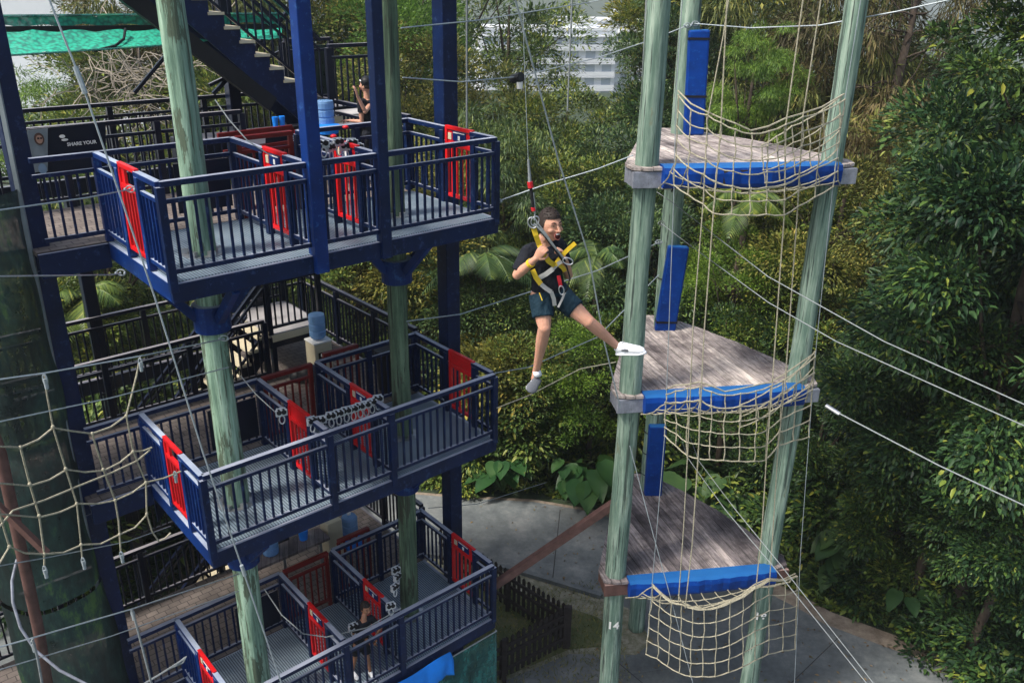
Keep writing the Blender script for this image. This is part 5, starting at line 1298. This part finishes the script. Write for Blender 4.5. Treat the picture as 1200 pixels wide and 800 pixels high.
def head_geo(mb, c, F_, s=1.):
    """face forward vector F_, returns frame"""
    F_=F_.normalized(); R_=F_.cross(Zu).normalized(); U_=R_.cross(F_).normalized(); c=Vector(c)
    n=28;m_=22; vs=[];fs=[]
    for j in range(m_+1):
        ph=math.pi*j/m_; z=math.cos(ph)
        for k in range(n):
            t=2*math.pi*k/n; x=math.sin(ph)*math.cos(t); y=math.sin(ph)*math.sin(t)
            X=.078*x; Y=.098*y; Z=.118*z
            if z<0: X*=1-.42*(-z)**1.4; Y*= (1-.10*(-z)) if y>0 else (1-.45*(-z))
            if y>.3:
                Y*=.94
                if abs(z+.02)<.16 and .15<abs(x)<.55: Y-=.005            # sockets
                if -.78<z<-.50 and abs(x)<.35: Y-=.0
                if z<-.82 and abs(x)<.4: Y+=.010                         # chin
                if .10<z<.28: Y+=.004
            vs.append(c+R_*(X*s)+F_*(Y*s)+U_*(Z*s))
    for j in range(m_):
        for k in range(n): a=j*n+k;b_=j*n+(k+1)%n; fs.append((a,a+n,b_+n,b_))
    mb.add(vs,fs)
    L=lambda x,y,z: c+R_*(x*s)+F_*(y*s)+U_*(z*s)
    mb.tube([L(0,.085,.012),L(0,.103,-.018),L(0,.112,-.034),L(0,.092,-.042)],[.008*s,.010*s,.013*s,.010*s],8)
    for sg in (-1,1):
        mb.ell(L(sg*.077,-.008,-.012),.010*s,.022*s,.032*s,10,8,rot=Matrix((R_,F_,U_)).transposed())
        mb.ell(L(sg*.012,.098,-.036),.009*s,.009*s,.007*s,8,6)
        mb.ell(L(sg*.045,.064,-.03),.02*s,.015*s,.018*s,8,6)
    return L,(R_,F_,U_)
def face_parts(e,L,fr,s,skin,hairm,mouth_open=.3,hairstyle='short'):
    R_,F_,U_=fr; rot=Matrix((R_,F_,U_)).transposed()
    ey=MB()
    for sg in (-1,1): ey.ell(L(sg*.031,.083,.004),.0075*s,.005*s,.003*s,10,6,rot)
    ey.build('eyes',MT['eye'],e,smooth=True)
    br=MB()
    for sg in (-1,1): br.tube([L(sg*.014,.093,.022),L(sg*.032,.091,.029),L(sg*.050,.080,.024)],[.0035*s,.0045*s,.002*s],6)
    br.build('eyebrows',hairm,e)
    mo=MB(); mo.ell(L(0,.084,-.072),.021*s,.012*s,(.006+.016*mouth_open)*s,12,8,rot); mo.build('mouth',MT['mouth'],e,smooth=True)
    lp=MB(); ring=[L(.025*math.cos(t),.090-.010*abs(math.cos(t)),-.072+(.009+.017*mouth_open)*math.sin(t)) for t in [2*math.pi*k/16 for k in range(17)]]
    lp.tube(ring,.0038*s,6,cap=False); lp.build('lips',MT['lip'],e,smooth=True)
    if mouth_open>.5:
        te=MB(); te.tube([L(-.014,.087,-.058),L(0,.094,-.0575),L(.014,.087,-.058)],.0035*s,6); te.build('teeth',MT['white'],e)
    hb=MB(); n=26;m_=14; vs=[];fs=[]
    for j in range(m_+1):
        ph=math.pi*.60*j/m_; 
        for k in range(n):
            t=2*math.pi*k/n; x=math.sin(ph)*math.cos(t); y=math.sin(ph)*math.sin(t); z=math.cos(ph)
            lim=.40 if y>.25 else (-.05 if abs(x)>.6 and y>-.2 else -.62)     # hairline
            if y<-.2: zz=z
            zz=max(z,lim); sc_=1.10+.02*math.sin(k*3+j*2)
            if z<lim: f=math.sqrt(max(0,1-zz*zz))/max(1e-3,math.sqrt(1-z*z)); x*=f;y*=f; sc_=1.015
            vs.append(L(.078*x*sc_,.098*y*sc_-.004,.118*zz*(1.12 if zz>.3 else 1.02)))
    for j in range(m_):
        for k in range(n): a=j*n+k;b_=j*n+(k+1)%n; fs.append((a,a+n,b_+n,b_))
    hb.add(vs,fs)
    if hairstyle=='short':
        for i in range(120):
            t=random.uniform(0,6.28); q=random.uniform(0,1.15); x=math.sin(q)*math.cos(t); y=math.sin(q)*math.sin(t); z=math.cos(q)
            p=L(.083*x,.104*y,.131*z); hb.tube([p,p+U_*.003*s+F_*random.uniform(-.002,.018)*s+R_*random.uniform(-.005,.005)*s],[.005*s,.001*s],4)
    hb.build('hair',hairm,e,smooth=True,fix=True)
def hand_geo(mb, wrist, d, pn, thumb_side, curl=1.0, s=1.):
    """palm from the wrist along d, pn is the palm normal; fingers curl towards pn"""
    wrist=Vector(wrist); d=Vector(d).normalized(); pn=Vector(pn); pn=(pn-d*pn.dot(d)).normalized(); sd_=d.cross(pn).normalized()*thumb_side
    kn=wrist+d*.088*s
    loftm(mb,[(wrist,sd_*.026*s,pn*.018*s),(wrist+d*.03*s,sd_*.034*s,pn*.016*s),(wrist+d*.065*s,sd_*.041*s,pn*.014*s),(kn,sd_*.040*s,pn*.011*s)],14)
    for i,(off,ln,r) in enumerate(((.031,.072,.0085),(.0105,.080,.0088),(-.010,.074,.0083),(-.030,.058,.0074))):
        p=kn+sd_*off*s; dd=d.copy(); pts=[p-d*.012*s,p]; a=0
        for k,f in enumerate((.45,.30,.25)):
            a+=curl*(.55,.75,.5)[k]; dd=(d*math.cos(a)+pn*math.sin(a)); p=p+dd*ln*f*s; pts.append(p)
        mb.tube(pts,[r*s*1.05,r*s,r*s*.97,r*s*.9,r*s*.75],8); mb.ell(pts[-1],r*.75*s,r*.75*s,r*.75*s,8,6)
    b0=wrist+d*.022*s+sd_*.028*s; t1=b0+(d*.55+sd_*.7+pn*.35).normalized()*.036*s; t2=t1+(d*.8+sd_*.15+pn*(.5+.3*curl)).normalized()*.030*s; t3=t2+(d*.7-sd_*.35*curl+pn*.5).normalized()*.024*s
    mb.tube([b0,t1,t2,t3],[.015*s,.011*s,.0095*s,.007*s],8); mb.ell(t3,.007*s,.007*s,.007*s,8,6)
def shoe(e,heel,toe,up,s=1.,name='shoe',mat='shoe',soleflat=True):
    heel=Vector(heel);toe=Vector(toe); d=(toe-heel); Ln=d.length; d.normalize(); up=Vector(up); up=(up-d*up.dot(d)).normalized(); sd_=d.cross(up)
    mb=MB(); R_=[]
    for t,w,h in ((0,.022,.022),(.06,.034,.040),(.2,.038,.052),(.38,.038,.046),(.6,.046,.036),(.8,.048,.028),(.93,.036,.020),(1,.014,.010)):
        R_.append((heel+d*(t*Ln)+up*(h*s),sd_*w*s,up*h*s))
    loftm(mb,R_,16); mb.build(name,MT[mat],e,smooth=True)
    so=MB(); R_=[]
    for t,w in ((-.03,.020),(.03,.036),(.2,.042),(.38,.040),(.6,.050),(.8,.052),(.95,.038),(1.03,.014)): R_.append((heel+d*(t*Ln)-up*(.004*s),sd_*w*s,up*.014*s))
    loftm(so,R_,16); return mb,so,(d,up,sd_)
def ribbon(mb,pts,w,nrm,th=.006):
    pts=[Vector(p) for p in pts]; nrm=Vector(nrm).normalized(); vs=[];fs=[]
    for i,p in enumerate(pts):
        d=(pts[min(i+1,len(pts)-1)]-pts[max(i-1,0)]).normalized(); s=d.cross(nrm).normalized(); n2=s.cross(d)
        vs+=[p+s*w/2+n2*th/2,p-s*w/2+n2*th/2,p-s*w/2-n2*th/2,p+s*w/2-n2*th/2]
    for i in range(len(pts)-1):
        a=i*4
        for k in range(4): fs.append((a+k,a+(k+1)%4,a+4+(k+1)%4,a+4+k))
    fs+=[(3,2,1,0),tuple(len(vs)-4+k for k in range(4))]; mb.add(vs,fs)
def biner(mb,c,ax1,ax2,a=.05,b_=.028,r=.005):
    c=Vector(c); mb.tube([c+Vector(ax1)*(a*math.cos(t))+Vector(ax2)*(b_*math.sin(t)) for t in [2*math.pi*k/16 for k in range(17)]],r,6,cap=False)

# ---- the jumping man
YM=6.85
def Q(px,py,dy=0.): return P(px,py,YM+dy)
e=empty('person',Q(643,340),'man in black T-shirt hanging in a yellow harness, one leg stretched out, mouth open','person')
Ft=Vector((math.sin(rad(38)),-math.cos(rad(38)),0)); Lt=Vector((math.cos(rad(38)),math.sin(rad(38)),0))   # chest facing, his left
pel=Q(643,341,.02); wai=Q(641,322,.02); che=Q(638,303,.02); shl=Q(637,291,.03); nek=Q(638,284,.02); hed=Q(644.5,264,-.03)
ax=(nek-pel).normalized()
RS,LS=shl-Lt*.165+ax*-.01, shl+Lt*.165+ax*-.01
RE=Q(606,322,-.12); RW=Q(628,303,-.27); LE=Q(666,322,.13); LW=Q(661,303,-.12)
RH,LH=pel-Lt*.085-Zu*.03, pel+Lt*.085-Zu*.03
RK=Q(638,384,-.16); RA=Q(628.5,434,.04); LK=Q(690,377,-.10); LA=Q(726,408,.03)
b=MB()
loftm(b,[(pel-ax*.05,Lt*.135,Ft*.095),(pel+ax*.03,Lt*.145,Ft*.10),(wai,Lt*.125,Ft*.09),(che-ax*.03,Lt*.145,Ft*.105),(che+ax*.03,Lt*.155,Ft*.105),(shl,Lt*.145,Ft*.085),(shl+ax*.035,Lt*.08,Ft*.06)],20)
limb(b,[shl,nek+ax*.03,hed-Zu*.06],[.065,.055,.052]); 
limb(b,[shl-Lt*.11,RS,RE,RE.lerp(RW,.35),RW],[.06,.056,.040,.041,.026]); limb(b,[shl+Lt*.11,LS,LE,LE.lerp(LW,.35),LW],[.06,.056,.040,.041,.026])
def leg(b,H,K,A,s=1.):
    cal=K.lerp(A,.3)+ (K-A).cross(Lt).normalized()*-.0
    limb(b,[H,H.lerp(K,.5),K,cal,K.lerp(A,.65),A],[.092*s,.078*s,.055*s,.054*s,.040*s,.031*s])
leg(b,RH,RK,RA); leg(b,LH,LK,LA)
Ff=Vector((math.sin(rad(36)),-math.cos(rad(36)),.14)).normalized()
L,fr=head_geo(b,hed,Ff,1.12)
RHd=(Q(637,291,-.30)-RW); hand_geo(b,RW,RHd,Lt*.6+Ft*-.3,-1,1.35,1.); hand_geo(b,LW,Q(656,288,-.16)-LW,-Lt*.8-Ft*.2,1,1.35,1.)
foot=(RA,Q(625,450,.02)); limb(b,[RA,Q(627,444,.05)],[.034,.036]); limb(b,[LA,Q(733,412,.0)],[.034,.036])
bo=remeshed(b,'body',MT['skin'],e,.006,2)
face_parts(e,L,fr,1.12,MT['skin'],MT['hair'],1.0)
# T-shirt
t=MB(); loftm(t,[(pel-ax*.06,Lt*.162,Ft*.124),(pel-ax*.03,Lt*.160,Ft*.120),(pel+ax*.04,Lt*.158,Ft*.115),(wai,Lt*.148,Ft*.108),(che-ax*.03,Lt*.165,Ft*.122),(che+ax*.03,Lt*.172,Ft*.120),(shl,Lt*.160,Ft*.098),(shl+ax*.03,Lt*.09,Ft*.075)],20)
for S_,E_,sg in ((RS,RE,-1),(LS,LE,1)):
    limb(t,[shl+Lt*.10*sg,S_],[.070,.070]); d=(E_-S_).normalized(); t.tube([S_,S_+d*.08,S_+d*.17],[.070,.067,.066],14)
so_=remeshed(t,'tshirt',MT['shirt'],e,.008,3)
# shorts
t=MB(); loftm(t,[(pel-ax*.07,Lt*.15,Ft*.115),(pel-ax*.0,Lt*.158,Ft*.120),(pel+ax*.05,Lt*.150,Ft*.110)],20)
for H_,K_,f in ((RH,RK,.66),(LH,LK,.60)):
    t.tube([H_+Zu*.02,H_.lerp(K_,f*.5),H_.lerp(K_,f)],[.108,.100,.094],16)
remeshed(t,'shorts',MT['shorts'],e,.009,3)
mb=MB(); mb.tube([Q(632,343,-.18),Q(634,348,-.19),Q(635.5,352,-.20)],.005,5); mb.build('shorts_piping',MT['yellow'],e)
# socks and shoes
for A_,h,t_,up,nm in ((RA,Q(631,443,.03),Q(620,459,-.05),Vector((.25,.93,.1)),0),(LA,Q(723,413.5,.02),Q(756,412.5,-.10),Vector((.25,-.2,.95)),1)):
    _,so,_f=shoe(e,h,t_,up,1.0); so.build('sole',MT['sole'] if nm==0 else MT['shoe'],e,smooth=True)
    mb=MB(); mb.tube([A_,A_.lerp(h,.7)],[.036,.040],12); mb.build('sock',MT['shoe'],e,smooth=True)
    if nm==1:
        mb=MB(); a=h.lerp(t_,.35); d_,u_,s_=_f; mb.ell(a+u_*.040+Vector((0,-1,0))*.036,.055,.012,.016,10,6,rot=Matrix((d_,s_,u_)).transposed()); mb.build('dark_flash',MT['sole'],e,smooth=True)
        mb=MB()
        for k in range(4): c=h.lerp(t_,.30+.09*k)+u_*(.098-.012*k); mb.tube([c-s_*.022,c+s_*.022],.004,5)
        mb.build('laces',MT['greyweb'],e)
# harness (worn: parts of the man)
cam_n=(O0-pel).normalized()
hy=MB(); ribbon(hy,[Q(625,266,-.27),Q(628,276,-.27),Q(632,287,-.25),Q(637,298,-.27),Q(643,306,-.24),Q(650,311,-.18)],.042,cam_n)
ribbon(hy,[Q(650,311,-.18),Q(656,303,-.17),Q(660,296,-.16)],.036,cam_n); ribbon(hy,[Q(624,316,-.13),Q(628,325,-.14),Q(634,333,-.15)],.042,cam_n)
ribbon(hy,[Q(660,298,-.2),Q(667,291,-.24),Q(674,285,-.28)],.034,cam_n); ribbon(hy,[Q(655,310,-.16),Q(660,314,-.14),Q(662,318,-.12)],.035,cam_n)
hy.build('yellow_harness_straps',MT['yellow'],e)
hg=MB(); ribbon(hg,[Q(631,326,-.13),Q(640,321,-.15),Q(648,315,-.17)],.04,cam_n); ribbon(hg,[Q(634,333,-.16),Q(640,338,-.17),Q(646,342,-.17)],.036,cam_n)
ribbon(hg,[Q(646,342,-.17),Q(649,350,-.16),Q(650,358,-.15)],.034,cam_n); ribbon(hg,[Q(662,342,-.12),Q(659,350,-.14),Q(654,360,-.16)],.018,cam_n); ribbon(hg,[Q(648,315,-.18),Q(654,309,-.18),Q(663,303,-.19)],.03,cam_n)
hg.build('grey_harness_straps',MT['greyweb'],e)
hl=MB(); hl.tube([Q(626,262,-.28),Q(636,272,-.28),Q(648,287,-.27),Q(660,302,-.24)],.009,6); hl.tube([Q(629,260,-.28),Q(641,276,-.28),Q(652,292,-.27)],.007,6); hl.build('white_lanyard',MT['wrope'],e)
hl=MB(); hl.tube([Q(629,264,-.27),Q(640,278,-.27),Q(653,296,-.25),Q(662,306,-.22)],.013,6); hl.tube([Q(655,300,-.2),Q(664,312,-.2),Q(668,326,-.18),Q(664,340,-.17),Q(658,346,-.17)],.007,6); hl.build('black_lanyard',MT['black'],e)
hr=MB(); ribbon(hr,[Q(654.5,323,-.17),Q(656,330,-.18),Q(657,336,-.18)],.03,cam_n,.02); hr.build('red_clip_sleeve',MT['redweb'],e)
hc=MB(); biner(hc,Q(665.5,306,-.24),Vector((.9,0,-.3)),Vector((.3,0,.9)),.045,.028); hc.build('carabiner',MT['steel'],e); hc=MB(); biner(hc,Q(658,340,-.19),Vector((.2,0,-1)),Vector((1,0,.2)),.038,.02); hc.build('carabiner',MT['steel'],e); hc=MB(); biner(hc,Q(624,261,-.28),Vector((.4,0,-.9)),Vector((.9,0,.4)),.045,.035,.006); biner(hc,Q(627,259,-.28),Vector((-.4,0,-.9)),Vector((.9,0,-.4)),.04,.03); hc.build('carabiner',MT['steel'],e)
wb=MB(); c=RE.lerp(RW,.72); d=(RW-RE).normalized(); wb.tube([c-d*.014,c+d*.014],.038,14); wb.build('yellow_wristband',MT['yellow'],e)
# suspension
e2=empty('suspension_lanyard',Q(619,187,-.28),'thin vertical lanyard with red and dark sleeves above the jumping man','lanyard')
mb=MB(); mb.tube([Q(619,187,-.28),Q(620.5,205,-.28),Q(621,217,-.28)],[.008,.012,.015],7); mb.tube([Q(625,226,-.28),Q(627,245,-.28),Q(626.5,258,-.28)],.007,6); mb.build('white_section',MT['wrope'],e2)
mb=MB(); mb.tube([Q(621,213,-.28),Q(622,220,-.28)],.022,8); mb.tube([Q(624.5,243,-.28),Q(625.5,247,-.28)],.017,8); mb.build('red_sleeve',MT['redweb'],e2)
mb=MB(); mb.tube([Q(622,220,-.28),Q(623.5,231,-.28),Q(625,243,-.28)],.013,8); mb.build('dark_sleeve',MT['black'],e2)
mb=MB(); mb.tube([Q(619,187,-.28),Q(614,60,-.28),Q(612,-60,-.28)],.0022,4); mb.build('thin_wire',MT['galv'],e2)

# ---- standing people
def simple_person(e,hed,shl,pel,RS,RE,RW,RHt,LS,LE,LW,LHt,RK,RA,LK,LA,F_,Fh,s,skin,shirt,pants,sleeve=.5,shortleg=.6,vox=.008):
    Lx=Zu.cross(F_).normalized() if False else Vector((-F_.y,F_.x,0)).normalized()
    ax=(shl-pel).normalized(); w=s
    RH,LH=pel-Lx*.075*w*-1*-1, pel+Lx*.075*w
    b=MB(); loftm(b,[(pel-ax*.04*w,Lx*.12*w,F_*.085*w),(pel.lerp(shl,.35),Lx*.11*w,F_*.08*w),(pel.lerp(shl,.75),Lx*.135*w,F_*.095*w),(shl,Lx*.13*w,F_*.075*w),(shl+ax*.03*w,Lx*.07*w,F_*.055*w)],16)
    limb(b,[shl,shl.lerp(hed,.45),hed-Zu*.05*w],[.055*w,.045*w,.045*w])
    limb(b,[shl.lerp(RS,.6),RS,RE,RW],[.05*w,.046*w,.034*w,.022*w]); limb(b,[shl.lerp(LS,.6),LS,LE,LW],[.05*w,.046*w,.034*w,.022*w])
    leg(b,RH,RK,RA,w*.85); leg(b,LH,LK,LA,w*.85)
    L,fr=head_geo(b,hed,Fh,s*1.02)
    hand_geo(b,RW,RHt-RW,F_*.3-Zu*.6,-1,.45,s); hand_geo(b,LW,LHt-LW,F_*.3-Zu*.6,1,.45,s)
    remeshed(b,'body',skin,e,vox,2)
    t=MB(); loftm(t,[(pel-ax*.02*w,Lx*.135*w,F_*.10*w),(pel.lerp(shl,.35),Lx*.13*w,F_*.098*w),(pel.lerp(shl,.75),Lx*.15*w,F_*.11*w),(shl,Lx*.145*w,F_*.09*w),(shl+ax*.025*w,Lx*.08*w,F_*.065*w)],16)
    for S_,E_ in ((RS,RE),(LS,LE)): limb(t,[shl.lerp(S_,.6),S_],[.062*w,.06*w]); t.tube([S_,S_.lerp(E_,sleeve)],[.06*w,.056*w],12)
    remeshed(t,'tshirt',shirt,e,vox*1.1,2)
    t=MB(); loftm(t,[(pel-ax*.06*w,Lx*.13*w,F_*.10*w),(pel+ax*.04*w,Lx*.135*w,F_*.10*w)],16)
    for H_,K_,A_ in ((RH,RK,RA),(LH,LK,LA)):
        if shortleg<1: t.tube([H_,H_.lerp(K_,shortleg)],[.088*w,.08*w],12)
        else: limb(t,[H_,K_,K_.lerp(A_,.9)],[.088*w,.062*w,.05*w])
    remeshed(t,'shorts' if shortleg<1 else 'trousers',pants,e,vox*1.1,2)
    for A_ in (RA,LA):
        f=F_.copy(); f.z=0; f.normalize(); h=A_-f*.05*w-Zu*.06*w; _,so,_f=shoe(e,h,h+f*.24*w,Zu,s*.9); so.build('sole',MT['sole'],e,smooth=True)
    return L,fr
zf=DZ[2]
e=empty('person',W(2.25,.35,zf),'child in dark T-shirt and shorts leaning through the front railing of the bottom deck','person')
hed=Pz(428.5,712,zf+1.19); shl=Pz(425.5,728,zf+1.02); pel=Pz(423,753,zf+.62)
F_=Vector((.62,-.78,0)).normalized(); Lx=Vector((-F_.y,F_.x,0))
RSp,LSp=shl-Lx*.13,shl+Lx*.13
# his right is at the left of the picture
RE=Pz(414,746,zf+.80); RW=Pz(431,749,zf+.72); LE=Pz(446,735,zf+.86); LW=Pz(440,746,zf+.76)
L,fr=simple_person(e,hed,shl,pel,RSp,RE,RW,Pz(439,753,zf+.68),LSp,LE,LW,Pz(440,753,zf+.68),Pz(416,768,zf+.36),Pz(413,786,zf+.075),Pz(430,769,zf+.36),Pz(434,787,zf+.075),F_,Vector((.65,-.7,.05)),.86,MT['skin2'],MT['shirt'],MT['shirt'],.5,.75)
face_parts(e,L,fr,.88,MT['skin2'],MT['hair'],.1)
zf=DZ[0]
base=Pv(425,160,2.9); u0,v0=UVof(base); u0+=.05
e=empty('person',W(u0,2.95,zf),'person in black with a dark cap, forearm raised, half hidden behind a blue post','person')
hed=Pv(429,100,2.95); dz=hed.z-zf
shl=Vector((hed.x,hed.y,hed.z-.24)); pel=Vector((hed.x+.02,hed.y,hed.z-.72))
F_=Vector((-.8,.35,0)).normalized(); Lx=Vector((-F_.y,F_.x,0))
RSp,LSp=shl-Lx*.17,shl+Lx*.17
RE=Pv(428,131,2.70); RW=Pv(419,113,2.70); LE=LSp-Zu*.28; LW=LE+F_*.22
k=(pel.z-zf)
L,fr=simple_person(e,hed,shl,pel,RSp,RE,RW,Pv(415.5,99,2.70),LSp,LE,LW,LW+F_*.1,pel-Lx*.08-Zu*k*.48+F_*.05,pel-Lx*.08-Zu*(k-.08),pel+Lx*.08-Zu*k*.48+F_*.05,pel+Lx*.08-Zu*(k-.08),F_,F_+Zu*.1,1.0,MT['skin'],MT['shirt'],MT['shirt'],.5,1.)
face_parts(e,L,fr,1.0,MT['skin'],MT['hair'],.1)
c=MB(); c.ell(L(0,-.005,.055),.092,.108,.085,16,10); c.build('cap',MT['black'],e,smooth=True)
c=MB(); c.tube([L(.085*math.cos(t),-.005+.105*math.sin(t),.06) for t in [math.pi*k/10-1.2 for k in range(14)]],.008,5); c.build('cap_trim',MT['white'],e)
# ================================================================== HAZE
hz=MB(); hz.box((-50,330,32),1500,1300,170); 
m=bpy.data.materials.new('haze'); m.use_nodes=True; n=m.node_tree; n.nodes.remove(n.nodes['Principled BSDF'])
vp=nd(n,'ShaderNodeVolumePrincipled'); vp.inputs['Color'].default_value=(.86,.95,1,1); vp.inputs['Density'].default_value=.0007; vp.inputs['Anisotropy'].default_value=.2
n.links.new(vp.outputs[0],n.nodes['Material Output'].inputs['Volume']); m.cycles.homogeneous_volume=True if hasattr(m,'cycles') else None
tag(hz.build('haze',m),kind='stuff')
